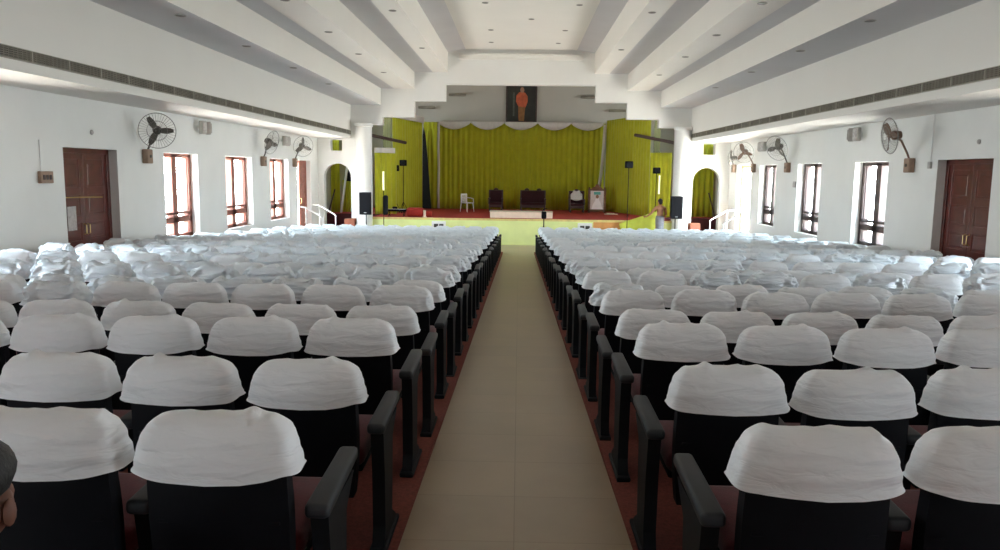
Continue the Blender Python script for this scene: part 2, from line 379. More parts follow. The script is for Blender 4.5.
# ------------------------------------------------------------------ downlights
dl_mesh = None
def downlight(x, y, z, label, group):
    global dl_mesh
    if dl_mesh is None:
        a = MB(); a.lathe([(0.095, 0), (0.098, -0.008), (0.090, -0.014), (0.078, -0.008)], n=20)
        b = MB(); b.lathe([(0.078, -0.001), (0.077, -0.010)], n=20)
        dl_mesh = (a.mesh('rim', M['rim'], True), b.mesh('lens', M['downlight']))
    t = thing('downlight', label, 'ceiling light', (x, y, z), 0, group)
    for nm, me in zip(('rim', 'lens'), dl_mesh):
        o = bpy.data.objects.new(nm, me); C.objects.link(o); o.parent = t
ORD = ['nearest', 'second nearest', 'third nearest', 'fourth nearest', 'fifth nearest', 'sixth nearest', 'seventh nearest', 'eighth nearest', 'ninth nearest']
for side, sn in ((-1, 'left'), (1, 'right')):
    for off, z, ln, ys in ((4.75, 5.42, 'lowest', (10.2, 13.4, 16.6, 20.0, 23.6)), (4.42, 6.06, 'middle', (12.0, 15.2, 18.6, 22.0, 26.0)), (3.12, 6.69, 'highest', (13.0, 19.3, 25.0))):
        off2 = {4.75: 5.72, 4.42: 4.48, 3.12: 3.10}[off]
        for k, y in enumerate(ys):
            downlight(CX + side * off2, y, z, 'round recessed downlight, %s of those on the %s %s ceiling step' % (ORD[k], ln, sn), 'downlights on the ceiling steps')
for k, (x, y) in enumerate(((0.30, 24.9), (1.62, 22.8), (-1.03, 22.6), (1.45, 26.8), (-1.02, 26.8), (1.35, 29.4), (-1.1, 29.3))):
    downlight(x, y, 7.57, ['round downlight on the centre line of the flat ceiling', 'downlight right of centre on the flat ceiling, nearest', 'downlight left of centre on the flat ceiling, nearest',
              'downlight right of centre on the flat ceiling, second nearest', 'downlight left of centre on the flat ceiling, second nearest', 'downlight right of centre on the flat ceiling, beside the cornice', 'downlight left of centre on the flat ceiling, beside the cornice'][k], 'downlights on the flat centre ceiling')

# ------------------------------------------------------------------ windows and doors
def window(n, side, xw, y0, y1, wood):
    w = bpy.data.objects.new('window_%d' % n, None); C.objects.link(w); w['kind'] = 'structure'
    xo = xw + side * (WT - 0.09); w.location = (xo, (y0 + y1) / 2, (ZS + ZT) / 2)
    hy = (y1 - y0) / 2; hz = (ZT - ZS) / 2; d = 0.085
    m = MB()
    for s_ in (-1, 1):
        m.rbox((-d, s_ * (hy - 0.06) - 0.08, -hz), (d, s_ * (hy - 0.06) + 0.08, hz), 0.008)
    for z in (-hz + 0.045, hz - 0.045): m.rbox((-d, -hy, z - 0.045), (d, hy, z + 0.045), 0.008)
    m.rbox((-d, -0.13, -hz), (d, 0.13, hz), 0.008)
    m.rbox((-d, -hy, -0.64), (d, hy, -0.50), 0.008); m.rbox((-d, -hy, -0.44), (d, hy, -0.38), 0.008)
    m.build('window_frame', wood, w)
    m = MB()
    for s_ in (-1, 1):
        for k in (0.08, hy - 0.13):
            m.box((-0.045, s_ * k - 0.035, -hz + 0.05), (0.045, s_ * k + 0.035, hz - 0.05))
    m.build('sash', wood, w)
    m = MB(); m.box((-0.003, -hy, -hz), (0.003, hy, hz)); m.build('pane', M['glass'], w)
k = 1
for side, xw, wood in ((-1, XL, M['wood_red']), (1, XR, M['wood_dark'])):
    for kind, y0, y1 in OPENS[side] + FILL_WINDOWS:
        if kind == 'win': window(k, side, xw, y0, y1, wood); k += 1

def door(n, side, xw, y0, y1, leaves, z0, notice=False, wood=M['wood']):
    w = bpy.data.objects.new('door_%d' % n, None); C.objects.link(w); w['kind'] = 'structure'
    xo = xw + side * 0.22; w.location = (xo, (y0 + y1) / 2, z0)
    hy = (y1 - y0) / 2; H = ZT - z0; d = 0.05
    m = MB()
    for s_ in (-1, 1): m.rbox((-d, s_ * (hy - 0.04) - 0.05, 0), (d, s_ * (hy - 0.04) + 0.05, H), 0.008)
    m.rbox((-d, -hy, H - 0.09), (d, hy, H), 0.008); m.build('door_frame', wood, w)
    for s_ in leaves:
        lw = hy - 0.09; m = MB(); a, b = (0.0, s_ * lw) if s_ > 0 else (s_ * lw, 0.0)
        m.box((-0.018, a, 0.02), (0.018, b, H - 0.05))
        fx = -side
        for (q0, q1) in ((0.0, 0.13), (lw - 0.13, lw)):
            yy = sorted((s_ * q0, s_ * q1)); m.rbox((-0.03, yy[0] + 0.003, 0.02), (0.03, yy[1] - 0.003, H - 0.05), 0.006)
        for z in (0.10, 0.95, H * 0.52, H * 0.60 + 0.3, H - 0.13):
            m.rbox((-0.028, a + 0.01, z - 0.07), (0.028, b - 0.01, z + 0.07), 0.006)
        pn = m
        zz = [0.17, 0.88, 1.02, H * 0.52 - 0.07, H * 0.52 + 0.07, H * 0.6 + 0.23, H * 0.6 + 0.37, H - 0.25]
        for i in range(0, 8, 2):
            if zz[i + 1] - zz[i] > 0.1: pn.rbox((-0.024, a + 0.17, zz[i] + 0.03), (0.024, b - 0.17, zz[i + 1] - 0.03), 0.02)
        lf = m.build('door_leaf', wood, w)
        m = MB(); hx = -side * 0.05
        m.tube([(-side * 0.03, s_ * 0.06, 1.12), (hx - side * 0.03, s_ * 0.06, 1.14), (hx - side * 0.03, s_ * 0.06, 1.30), (-side * 0.03, s_ * 0.06, 1.32)], 0.012, 8)
        m.build('door_handle', M['brass'], lf)
    if notice:
        m = MB(); m.box((-side * 0.034, -hy + 0.34, 1.22), (-side * 0.040, -hy + 0.62, 1.66)); m.build('notice', M['notice'], w)
        m = MB(); m.tube([(-side * 0.04, -hy + 0.2, 1.9), (-side * 0.05, -hy + 0.2, 1.6)], 0.018, 8); m.tube([(-side * 0.04, -hy + 0.2, 1.83), (-side * 0.04, hy - 0.3, 1.80)], 0.012, 8)
        m.build('door_bolt', M['brass'], w)
door(1, -1, XL, 13.6, 15.45, (-1, 1), 0.5, notice=True)
door(2, 1, XR, 13.88, 15.70, (-1, 1), 0.5)
door(3, -1, XL, 28.1, 29.9, (1,), 0.5, wood=M['wood_red'])
door(4, 1, XR, 28.1, 29.9, (), 0.5, wood=mat('varnished_yellow_wood', (0.50, 0.30, 0.10), 0.4, noise_amt=0.2))

# ------------------------------------------------------------------ wall fans
def wall_fan(side, xw, yb, centre, axis, label, body, R=0.335, phase=0.3):
    t = thing('wall_fan', label, 'fan', (xw, yb, 3.12), 0, 'wall fans along the side walls')
    c = Vector(centre) - Vector((xw, yb, 3.12)); ax = Vector(axis).normalized()
    m = MB(); m.rbox((min(0, -side * 0.13), -0.12, -0.15), (max(0, -side * 0.13), 0.12, 0.15), 0.02); bx = child(m, 'regulator_box', M['box'], t)
    m = MB(); m.lathe([(0.035, 0), (0.03, 0.02)], (-side * 0.13, 0, 0), 12, (-side, 0, 0)); child(m, 'knob', M['fan'], bx, True)
    back = c - ax * 0.16
    m = MB(); m.tube([(-side * 0.06, 0, 0.10), Vector((-side * 0.12, 0, 0.24)), back * 0.6 + Vector((-side*0.06, 0, 0.14)), back - Vector((0, 0, 0.07)), back], 0.022, 8); child(m, 'arm', body, t, True)
    m = MB(); m.lathe([(0.03, -0.24), (0.075, -0.22), (0.095, -0.15), (0.09, -0.06), (0.05, -0.03), (0.03, 0.0)], c, 18, ax); child(m, 'motor', body, t, True)
    u = ax.orthogonal().normalized(); w = ax.cross(u)
    bl = MB(); bl.lathe([(0.045, -0.03), (0.05, 0.0), (0.03, 0.04)], c, 14, ax)
    for k in range(3):
        a0 = phase + k * 2 * PI / 3; rows = []
        for i in range(7):
            r = 0.04 + (R * 0.88 - 0.04) * i / 6; wid = 0.035 + 0.10 * math.sin(PI * min(1, i / 6 * 0.8 + 0.1))
            for s_, th in ((-1, 0), (1, 0)):
                a = a0 + s_ * wid / max(r, 0.08) * 0.5
                tw = s_ * 0.035
                for dz in (-0.003, 0.003):
                    rows.append(c + (u * math.cos(a) + w * math.sin(a)) * r + ax * (tw + dz))
        fs = []
        for i in range(6):
            q = i * 4; fs += [(q, q+2, q+6, q+4), (q+1, q+5, q+7, q+3), (q, q+4, q+5, q+1), (q+2, q+3, q+7, q+6)]
        fs += [(0, 1, 3, 2), (24, 26, 27, 25)]
        bl.add(rows, fs)
    child(bl, 'blades', body, t)
    cg = MB(); nw = 36
    cg.ring(c, ax, R, 0.008, 36, 6)
    for s_ in (1, -1):
        for rr, h in ((R * 0.55, 0.085), (0.075, 0.10)): cg.ring(c + ax * s_ * h, ax, rr, 0.0035, 28, 4)
        for k in range(nw):
            a = 2 * PI * k / nw; d = u * math.cos(a) + w * math.sin(a)
            cg.tube([c + ax * s_ * 0.10 + d * 0.075, c + ax * s_ * 0.085 + d * R * 0.55, c + ax * s_ * 0.05 + d * R * 0.88, c + d * R], 0.0022, 4, False)
    child(cg, 'cage', M['wire'], t, True)
    return t
wall_fan(-1, XL, 16.6, (-7.50, 16.2, 3.64), (0.40, -0.9, -0.12), 'grey wall fan turned to face the seats, on the left wall before the first window', M['fan'], R=0.36)
wall_fan(-1, XL, 24.2, (-7.50, 23.75, 3.68), (0.97, -0.25, -0.3), 'grey wall fan seen from the side on the left wall above the third window', M['fan'], R=0.36, phase=1)
wall_fan(-1, XL, 27.6, (-7.50, 27.2, 3.68), (0.6, -0.75, -0.2), 'grey wall fan on the left wall beside the far half-open door', M['fan'], R=0.36, phase=2)
wall_fan(1, XR, 16.7, (7.50, 16.25, 3.70), (-1.0, 0.02, -0.12), 'brown wall fan on the right wall between the nearest window and the door', M['fanbrown'], R=0.36, phase=0.9)
wall_fan(1, XR, 24.2, (7.66, 23.75, 3.68), (-0.75, -0.5, -0.35), 'grey wall fan on the right wall above the far two windows', M['fan'], R=0.38, phase=1.8)
wall_fan(1, XR, 27.7, (7.66, 27.2, 3.64), (-0.6, -0.75, -0.2), 'brownish wall fan on the right wall above the far open door', M['fanbrown'], R=0.36, phase=0.2)
wall_fan(1, XR, 30.2, (7.95, 29.9, 3.50), (-1.0, 0.30, 0.0), 'wall fan seen edge-on in the corner right of the far right door', M['fan'], R=0.30, phase=0.2)

# pairs of small white floodlights high on the side walls
def floodlights(side, xw, y, z, label):
    t = thing('twin_floodlight', label, 'floodlight', (xw, y, z), 0, 'twin floodlights on the side walls')
    m = MB(); m.rbox((min(0, -side * 0.07), -0.10, -0.05), (max(0, -side * 0.07), 0.10, 0.05), 0.01); child(m, 'mount', M['white'], t)
    for s_ in (-1, 1):
        m = MB(); mt = Matrix.Translation((-side * 0.17, s_ * 0.17, 0)) @ Matrix.Rotation(-side * s_ * 0.45, 4, 'Z')
        m.rbox((-0.06, -0.08, -0.16), (0.06, 0.08, 0.16), 0.02, 2, mt); h = child(m, 'lamp_head', M['flood'], t, True)
        m = MB(); m.rbox((min(-side*0.06, -side*0.085), -0.055, -0.12), (max(-side*0.06, -side*0.085), 0.055, 0.12), 0.01, 2, mt); child(m, 'lens', M['notice'], h)
floodlights(-1, XL, 19.5, 3.88, 'pair of small white floodlights high on the left wall, past the nearest fan')
floodlights(-1, XL, 26.3, 3.82, 'pair of small white floodlights between the two far left wall fans')
floodlights(1, XR, 19.3, 3.88, 'pair of small white floodlights high on the right wall above the nearest window')
floodlights(1, XR, 26.5, 3.82, 'pair of small white floodlights between the two far right wall fans')

# switch boxes, sockets, bosses
t = thing('switch_box', 'brown switch box with a cable rising from it, left of the near left door', 'switch', (XL, 13.0, 2.70))
m = MB(); m.rbox((0, -0.17, -0.10), (0.07, 0.17, 0.10), 0.012); child(m, 'housing', M['box'], t)
m = MB()
for q in range(3): m.rbox((0.07, -0.13 + q * 0.09, -0.04), (0.082, -0.07 + q * 0.09, 0.04), 0.004)
child(m, 'switches', M['wood_dark'], t)
m = MB(); m.tube([(0.012, -0.08, 0.10), (0.012, -0.08, 0.62)], 0.010, 6); child(m, 'conduit', M['white'], t)
def boss(xw, side, y, z, label):
    t = MB(); t.lathe([(0.045, 0), (0.045, 0.02), (0.03, 0.035), (0.01, 0.04)], (0, 0, 0), 16, (-side, 0, 0))
    o = t.build('junction_box', M['notice'], None, True, (xw, y, z)); tag(o, label, 'junction box')
boss(XL, -1, 14.55, 3.52, 'small round junction box on the left wall above the door')
boss(XR, 1, 14.35, 3.52, 'small round junction box on the right wall above the door')
t = thing('wall_socket', 'small socket with cable up to the ceiling, right of the nearest right fan', 'socket', (XR, 15.95, 3.12))
m = MB(); m.rbox((-0.05, -0.05, -0.07), (0, 0.05, 0.07), 0.01); child(m, 'housing', M['notice'], t)
m = MB(); m.tube([(-0.012, 0, 0.07), (-0.012, 0, 0.99)], 0.009, 6); child(m, 'conduit', M['white'], t)
m = MB(); m.rbox((-0.05, -0.09, -0.09), (0, 0.09, 0.09), 0.012); o = m.build('wall_switch', M['notice'], None, False, (XR, 23.6, 2.62)); tag(o, 'small grey switch plate between the two middle right windows', 'switch')

# ------------------------------------------------------------------ columns
def column(x, nm, label):
    t = thing('column', label, 'column', (x, YF - 0.12, 0)); t['kind'] = 'structure'
    m = MB(); m.lathe([(0.31, 0), (0.31, 4.55)], n=32); child(m, 'shaft', M['wall'], t, True)
    m = MB(); m.lathe([(0.31, 4.55), (0.36, 4.58), (0.36, 4.68), (0.31, 4.70)], n=32); child(m, 'capital', M['wall'], t, True)
    for a in ('label', 'category'): pass
column(-6.12, 'l', 'round white column left of the stage'); column(6.34, 'r', 'round white column right of the stage')
for n_, (x0, x1) in enumerate(((XL - 0.2, -5.88), (6.08, XR + 0.2))):
    m = MB(); m.box((x0, YF - 0.02, 3.95 + 0.12), (x1, YF + 0.0, 4.12)); struct('trim_%d' % (n_ + 2), m, M['wall'])

# ------------------------------------------------------------------ stage
ZSG = 1.04; YS = 30.95
m = MB()
m.box((-5.86, YS, -0.2), (6.06, YS + 0.1, ZSG - 0.03)); struct('stage_front', m, M['stagegreen'])
m = MB(); m.box((-5.86, YS + 0.1, 0.7), (6.06, 39.2, ZSG)); m.box((XL - 0.3, 33.3, -0.2), (-5.86, 39.2, ZSG - 0.002)); m.box((6.06, 33.3, -0.2), (XR + 0.3, 39.2, ZSG - 0.002))
struct('stage_floor', m, M['stagecarpet'])
m = MB(); m.box((-5.86, YS - 0.03, ZSG - 0.07), (6.06, YS + 0.12, ZSG)); struct('trim_4', m, mat('yellow_stage_edge', (0.75, 0.62, 0.22), 0.5, noise_amt=0.1))
m = MB()
for x0, x1 in ((XL - 0.3, -5.86), (6.06, XR + 0.3)): m.box((x0, 33.24, -0.2), (x1, 33.30, ZSG))
struct('stage_skirting', m, M['maroon'])
m = MB(); m.box((2.95, YS - 0.03, 0.1), (4.9, YS, ZSG - 0.08)); struct('trim_5', m, M['orange'])
m = MB(); m.box((XL - 0.3, 39.2, -0.2), (XR + 0.3, 39.5, 8.0)); struct('wall_stage', m, M['stagewall'])
m = MB()
for x0, x1 in ((XL - 0.5, XL - 0.3), (XR + 0.3, XR + 0.5)):
    m.box((x0, YF + 0.3, -0.2), (x1, WING_FILL[0], 8.0)); m.box((x0, WING_FILL[1], -0.2), (x1, 39.5, 8.0))
    m.box((x0, WING_FILL[0], -0.2), (x1, WING_FILL[1], 4.6)); m.box((x0, WING_FILL[0], 6.2), (x1, WING_FILL[1], 8.0))
struct('wall_wings', m, M['stagewall'])
m = MB(); m.box((XL - 0.5, YF + 0.35, 7.9), (XR + 0.5, 39.5, 8.1)); struct('ceiling_stage', m, M['stagewall'])

def curtain(name, path, z0, z1, amp, wl, material, parent=None, zt=None, hem=0.0, seed=0, nz=8):
    """pleated sheet following a ground path; thickness given by a solidify modifier"""
    rnd = random.Random(seed); pts = []
    tot = sum((Vector(path[i + 1]) - Vector(path[i])).length for i in range(len(path) - 1)); N = int(tot / wl * 10) + 1
    acc = 0; seglist = []
    for i in range(len(path) - 1): seglist.append((acc, Vector(path[i]), Vector(path[i + 1]))); acc += (Vector(path[i + 1]) - Vector(path[i])).length
    ph = 0; vs = []; fs = []
    phases = []
    for i in range(N + 1):
        ph += 2 * PI / 10 * (1 + 0.5 * noise.noise(Vector((i * 0.05, seed, 0)))); phases.append(ph)
    for i in range(N + 1):
        s = tot * i / N
        for (a, p, q) in seglist:
            L = (q - p).length
            if s <= a + L + 1e-6: break
        p3 = p.lerp(q, (s - a) / L); d = (q - p).normalized(); nrm = Vector((d.y, -d.x))
        for j in range(nz + 1):
            f = j / nz; z = z0 + (z1 - z0) * f
            A = amp * (1 - 0.35 * f) * (1 + 0.4 * noise.noise(Vector((s * 1.3, f * 2, seed + 5))))
            o = A * math.sin(phases[i]) + amp * 0.8 * noise.noise(Vector((s * 0.8, f, seed + 9)))
            vs.append((p3.x + nrm.x * o, p3.y + nrm.y * o, z))
    for i in range(N):
        for j in range(nz):
            k = i * (nz + 1) + j; fs.append((k, k + nz + 1, k + nz + 2, k + 1))
    m = MB(); m.add(vs, fs); o = m.build(name, material, parent, True)
    sd = o.modifiers.new('Solidify', 'SOLIDIFY'); sd.thickness = 0.006
    return o
# back curtain
t = curtain('stage_curtain', [(-4.75, 38.95), (4.18, 38.95)], ZSG, 5.28, 0.05, 0.26, M['green'], seed=1)
tag(t, 'lime green pleated curtain across the back of the stage', 'curtain')
t = curtain('stage_curtain', [(-5.55, 34.2), (-4.72, 38.2)], ZSG, 5.42, 0.05, 0.30, M['green'], seed=2)
tag(t, 'tall lime green side curtain on the left of the stage', 'curtain')
t = curtain('stage_curtain', [(4.24, 38.7), (5.60, 34.2)], ZSG, 5.42, 0.05, 0.28, M['green'], seed=3)
tag(t, 'tall lime green side curtain on the right of the stage', 'curtain')
t = curtain('stage_curtain', [(-6.1, 33.0), (-5.25, 33.6)], ZSG, 3.72, 0.035, 0.22, M['green'], seed=4)
tag(t, 'short lime green curtain beside the left column', 'curtain')
t = curtain('stage_curtain', [(5.62, 34.05), (6.45, 33.6)], ZSG, 3.78, 0.035, 0.22, M['green'], seed=5)
tag(t, 'short lime green curtain beside the right column', 'curtain')
t = curtain('stage_curtain', [(-8.26, 34.3), (-7.88, 34.3)], ZSG, 4.4, 0.03, 0.15, M['green'], seed=6)
tag(t, 'lime green curtain seen through the left arch', 'curtain')
t = curtain('stage_curtain', [(7.2, 34.2), (8.40, 34.2)], ZSG, 4.4, 0.05, 0.25, M['green'], seed=7)
tag(t, 'lime green curtain seen through the right arch', 'curtain')
t = curtain('stage_curtain', [(-6.10, 35.2), (-5.62, 34.5)], ZSG, 5.42, 0.02, 0.20, M['olive'], seed=21); tag(t, 'dark olive inner cloth left of the tall left side curtain', 'curtain')  # shaded return of the side curtain, its shade put into the cloth colour
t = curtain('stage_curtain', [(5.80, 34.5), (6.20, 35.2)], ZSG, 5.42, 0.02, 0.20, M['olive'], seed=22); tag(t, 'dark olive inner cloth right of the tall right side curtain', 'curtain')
# scalloped valance
def valance(x0, x1, n, y, ztop, band, drop, label):
    t = MB(); rnd = random.Random(3); W_ = (x1 - x0) / n
    for k in range(n):
        a = x0 + k * W_; vs = []; fs = []; Nn = 14; R_ = 5
        for i in range(Nn + 1):
            f = i / Nn; zb = ztop - band - drop * math.sin(PI * f) ** 0.8
            for j in range(R_ + 1):
                g = j / R_; z = ztop + (zb - ztop) * g
                vs.append((a + f * W_, y - 0.05 * math.sin(PI * g) * math.sin(PI * f) - 0.012 * math.sin(g * 14) * math.sin(PI * f), z))
        for i in range(Nn):
            for j in range(R_): q = i * (R_ + 1) + j; fs.append((q, q + R_ + 1, q + R_ + 2, q + 1))
        t.add(vs, fs)
    o = t.build('valance', M['valance'], None, True); sd = o.modifiers.new('Solidify', 'SOLIDIFY'); sd.thickness = 0.008
    tag(o, label, 'valance'); return o
valance(-4.05, 4.12, 5, 38.72, 5.31, 0.06, 0.33, 'off-white scalloped valance along the top of the back stage curtain')
def tie(pts, w, label):
    m = MB()
    L = len(pts); vs = []; fs = []
    for i, (x, y, z) in enumerate(pts):
        for s_ in (-1, -0.3, 0.3, 1):
            vs.append((x + s_ * w, y - 0.03 * (1 - s_ * s_), z))
    for i in range(L - 1):
        for j in range(3): q = i * 4 + j; fs.append((q, q + 4, q + 5, q + 1))
    m.add(vs, fs); o = m.build('drape_strip', M['valance'], None, True); o.modifiers.new('Solidify', 'SOLIDIFY').thickness = 0.01
    tag(o, label, 'drape')
tie([(-3.98, 38.68, 5.2), (-4.0, 38.66, 4.2), (-3.97, 38.66, 3.0), (-4.0, 38.66, 1.8), (-3.98, 38.66, 1.06)], 0.055, 'narrow off-white drape strip down the left edge of the back curtain')
tie([(4.12, 38.5, 5.2), (4.08, 38.5, 4.2), (4.0, 38.5, 3.0), (3.9, 38.5, 2.2)], 0.075, 'off-white drape strip above the framed portrait at right')
t = curtain('valance', [(-5.50, 33.95), (-4.62, 38.0)], 5.16, 5.44, 0.02, 0.4, M['valance'], seed=11); tag(t, 'off-white cloth band along the top of the left side curtain', 'valance')
t = curtain('valance', [(-6.1, 32.9), (-5.3, 33.5)], 3.62, 3.84, 0.02, 0.4, M['valance'], seed=12); tag(t, 'off-white cloth band on the short curtain beside the left column', 'valance')
# black sheet painting the shade of the gap by the parted left curtain
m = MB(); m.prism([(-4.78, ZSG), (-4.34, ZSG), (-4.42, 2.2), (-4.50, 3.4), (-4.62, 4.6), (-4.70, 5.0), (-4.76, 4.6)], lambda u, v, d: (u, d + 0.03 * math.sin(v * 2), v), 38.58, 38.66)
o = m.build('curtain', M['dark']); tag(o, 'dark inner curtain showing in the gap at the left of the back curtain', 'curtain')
# stage beams / pipes in the wings
for sgn, lb in ((-1, 'left'), (1, 'right')):
    m = MB(); m.tube([(CX + sgn * 6.6, 33.2, 4.42 if sgn < 0 else 4.15), (CX + sgn * 5.0, 34.6, 4.10 if sgn < 0 else 4.55)], 0.07, 8)
    o = m.build('curtain_rail', M['wood_dark']); tag(o, 'dark sloping rail above the short curtain at the %s of the stage' % lb, 'rail')
for x, z, lb in ((-3.1, 6.60, 'outer left'), (-4.6, 5.98, 'lower left'), (3.35, 6.55, 'outer right'), (4.75, 5.92, 'lower right')):
    t = MB(); t.rbox((-0.42, -0.07, -0.06), (0.42, 0.07, 0.06), 0.02); o = t.build('batten_light', M['slat'], None, False, (x, 39.0, z))
    tag(o, 'unlit batten light high on the stage wall, %s one' % lb, 'stage light')

# painting above the curtain: robed figure on a dark ground (flat artwork in a frame)
t = thing('framed_painting', 'tall dark framed painting of an orange-robed figure above the stage curtain', 'painting', (0.05, 39.15, 5.32))
m = MB(); hw, H = 0.76, 1.86
for a, b in (((-hw, -0.06, 0), (-hw + 0.06, 0, H)), ((hw - 0.06, -0.06, 0), (hw, 0, H)), ((-hw, -0.06, 0), (hw, 0, 0.06)), ((-hw, -0.06, H - 0.06), (hw, 0, H))): m.rbox(a, b, 0.01)
child(m, 'frame', M['wood_dark'], t)
m = MB(); m.box((-hw + 0.05, -0.02, 0.05), (hw - 0.05, 0, H - 0.05)); cv = child(m, 'canvas', M['painting'], t)
def flat(poly, y, th=0.004):
    q = MB(); q.prism(poly, lambda u, v, d: (u, d, v), y - th, y); return q
child(flat([(-0.13,0.07),(0.14,0.07),(0.16,0.45),(0.20,0.8),(-0.16,0.8),(-0.15,0.45)], -0.021), 'lower_robe', M['robe2'], cv)
child(flat([(-0.16,0.78),(0.20,0.72),(0.30,1.0),(0.30,1.25),(0.18,1.42),(0.06,1.47),(-0.12,1.45),(-0.25,1.30),(-0.27,1.0)], -0.024), 'upper_robe', M['robe'], cv)
child(flat([(0.1*math.cos(a)+0.03, 0.14*math.sin(a)+1.56) for a in [2*PI*i/14 for i in range(14)]], -0.026), 'head', M['face'], cv)
child(flat([(-0.42,0.3),(-0.34,0.3),(-0.33,1.45),(-0.43,1.45)], -0.021), 'staff', mat('painted_staff', (0.07,0.075,0.06), 0.7, noise_amt=0.3), cv)

# throne chairs and sofa
def throne(x, y, w, label, crest=1, towel=False):
    t = thing('throne_chair' if w < 1 else 'throne_sofa', label, 'chair' if w < 1 else 'sofa', (x, y, ZSG))
    h = w / 2
    m = MB(); m.rbox((-h + 0.05, -0.62, 0.36), (h - 0.05, 0.0, 0.50), 0.04); child(m, 'seat', M['maroonfab'], t, True)
    m = MB(); m.rbox((-h + 0.06, -0.02, 0.45), (h - 0.06, 0.09, 1.12), 0.03); bk = child(m, 'backrest', M['maroonfab'], t, True)
    m = MB(); m.rbox((-h, 0.0, 0.1), (-h + 0.08, 0.12, 1.14), 0.02); m.rbox((h - 0.08, 0.0, 0.1), (h, 0.12, 1.14), 0.02); m.rbox((-h, 0.0, 1.06), (h, 0.12, 1.16), 0.02)
    for k in range(crest):
        cx = (k - (crest - 1) / 2) * 0.62
        m.lathe([(0.02, -0.02), (0.11, 0.0), (0.13, 0.06), (0.07, 0.11), (0.02, 0.13)], (cx, 0.06, 1.14), 12)
    child(m, 'back_frame', M['wood_dark'], t, True)
    for s_ in (-1, 1):
        m = MB(); m.rbox((s_ * h - 0.05 - (0.03 if s_ > 0 else -0.03), -0.62, 0.66), (s_ * h + 0.05 - (0.03 if s_ > 0 else -0.03), 0.05, 0.72), 0.02)
        m.tube([(s_ * (h - 0.03), -0.58, 0.66), (s_ * (h - 0.03), -0.60, 0.4)], 0.03, 8); child(m, 'armrest', M['wood_dark'], t, True)
        for yy in (-0.57, 0.04):
            m = MB(); m.tube([(s_ * (h - 0.06), yy, 0.37), (s_ * (h - 0.05), yy, 0.15), (s_ * (h - 0.08), yy, 0)], [0.04, 0.03, 0.035], 8); child(m, 'leg', M['wood_dark'], t, True)
    m = MB(); m.rbox((-h + 0.06, -0.60, 0.22), (h - 0.06, -0.56, 0.37), 0.015); child(m, 'apron', M['wood_dark'], t)
    t.scale = (0.94, 0.94, 0.86)
    return t
throne(-1.10, 37.3, 0.72, 'dark maroon high-backed throne chair left of the sofa on stage')
throne(0.66, 37.3, 1.28, 'dark maroon throne sofa in the middle of the stage', 2)
throne(2.72, 37.2, 0.78, 'dark throne chair with a white towel over its back, beside the portrait')
m = MB(); vs = []; fs = []; N_ = 18
prof = [(-0.14, 0.62), (-0.10, 0.72), (-0.075, 0.9), (-0.05, 1.1), (-0.02, 1.21), (0.05, 1.25), (0.13, 1.2), (0.15, 1.0), (0.16, 0.8)]
for i in range(N_ + 1):
    f = i / N_ * 2 - 1; wsc = 0.30
    for j, (yy, zz) in enumerate(prof):
        rr = math.sqrt(max(0, 1 - f * f * 0.55)) if j in (3, 4, 5, 6) else 1
        z2 = zz - 0.26 * (f * f) * (1 if j in (3, 4, 5, 6) else 0.1) + (0.16 * f * f if j == 0 else 0)
        vs.append((f * wsc, yy - 0.01 * math.sin(i * 1.9), z2))
for i in range(N_):
    for j in range(len(prof) - 1): q = i * len(prof) + j; fs.append((q, q + len(prof), q + len(prof) + 1, q + 1))
m.add(vs, fs); o = m.build('towel', M['valance'], None, True, (2.72, 37.2, ZSG)); o.scale = (0.94, 0.94, 0.86); o.modifiers.new('Solidify', 'SOLIDIFY').thickness = 0.012
tag(o, 'white towel draped over the back of the dark throne chair', 'towel')

# framed portrait on the stage
t = thing('framed_portrait', 'wooden framed portrait with carved arched crest standing on the stage', 'portrait', (3.66, 36.9, ZSG))
m = MB(); hw, H = 0.42, 1.10
for a, b in (((-hw, -0.05, 0.05), (-hw + 0.11, 0.05, H)), ((hw - 0.11, -0.05, 0.05), (hw, 0.05, H)), ((-hw, -0.05, 0.05), (hw, 0.05, 0.15)), ((-hw, -0.05, H - 0.08), (hw, 0.05, H))): m.rbox(a, b, 0.02)
m.prism([(-0.28, H - 0.02), (0.28, H - 0.02), (0.20, H + 0.08), (0.10, H + 0.12), (0.06, H + 0.22), (-0.06, H + 0.22), (-0.10, H + 0.12), (-0.20, H + 0.08)], lambda u, v, d: (u, d, v), -0.04, 0.04)
for s_ in (-1, 1):
    m.lathe([(0.03, 0), (0.045, 0.04), (0.02, 0.09)], (s_ * (hw - 0.06), 0, H), 10)
    m.rbox((s_ * (hw - 0.06) - 0.05, -0.12, 0), (s_ * (hw - 0.06) + 0.05, 0.12, 0.06), 0.02)
child(m, 'frame', M['framewood'], t)
m = MB(); m.box((-hw + 0.1, -0.02, 0.14), (hw - 0.1, 0.02, H - 0.07)); pc = child(m, 'picture', M['photo'], t)
child(flat([(-0.24,0.16),(0.26,0.16),(0.22,0.36),(0.12,0.55),(0.08,0.68),(-0.05,0.68),(-0.11,0.52),(-0.2,0.36)], -0.021), 'seated_figure', M['photofig'], pc)
child(flat([(0.075*math.cos(a)+0.01, 0.09*math.sin(a)+0.75) for a in [2*PI*i/12 for i in range(12)]], -0.024), 'head', M['face'], pc)
child(flat([(-0.15,0.84),(0.16,0.84),(0.16,0.97),(-0.15,0.97)], -0.022), 'banner', M['teal'], pc)

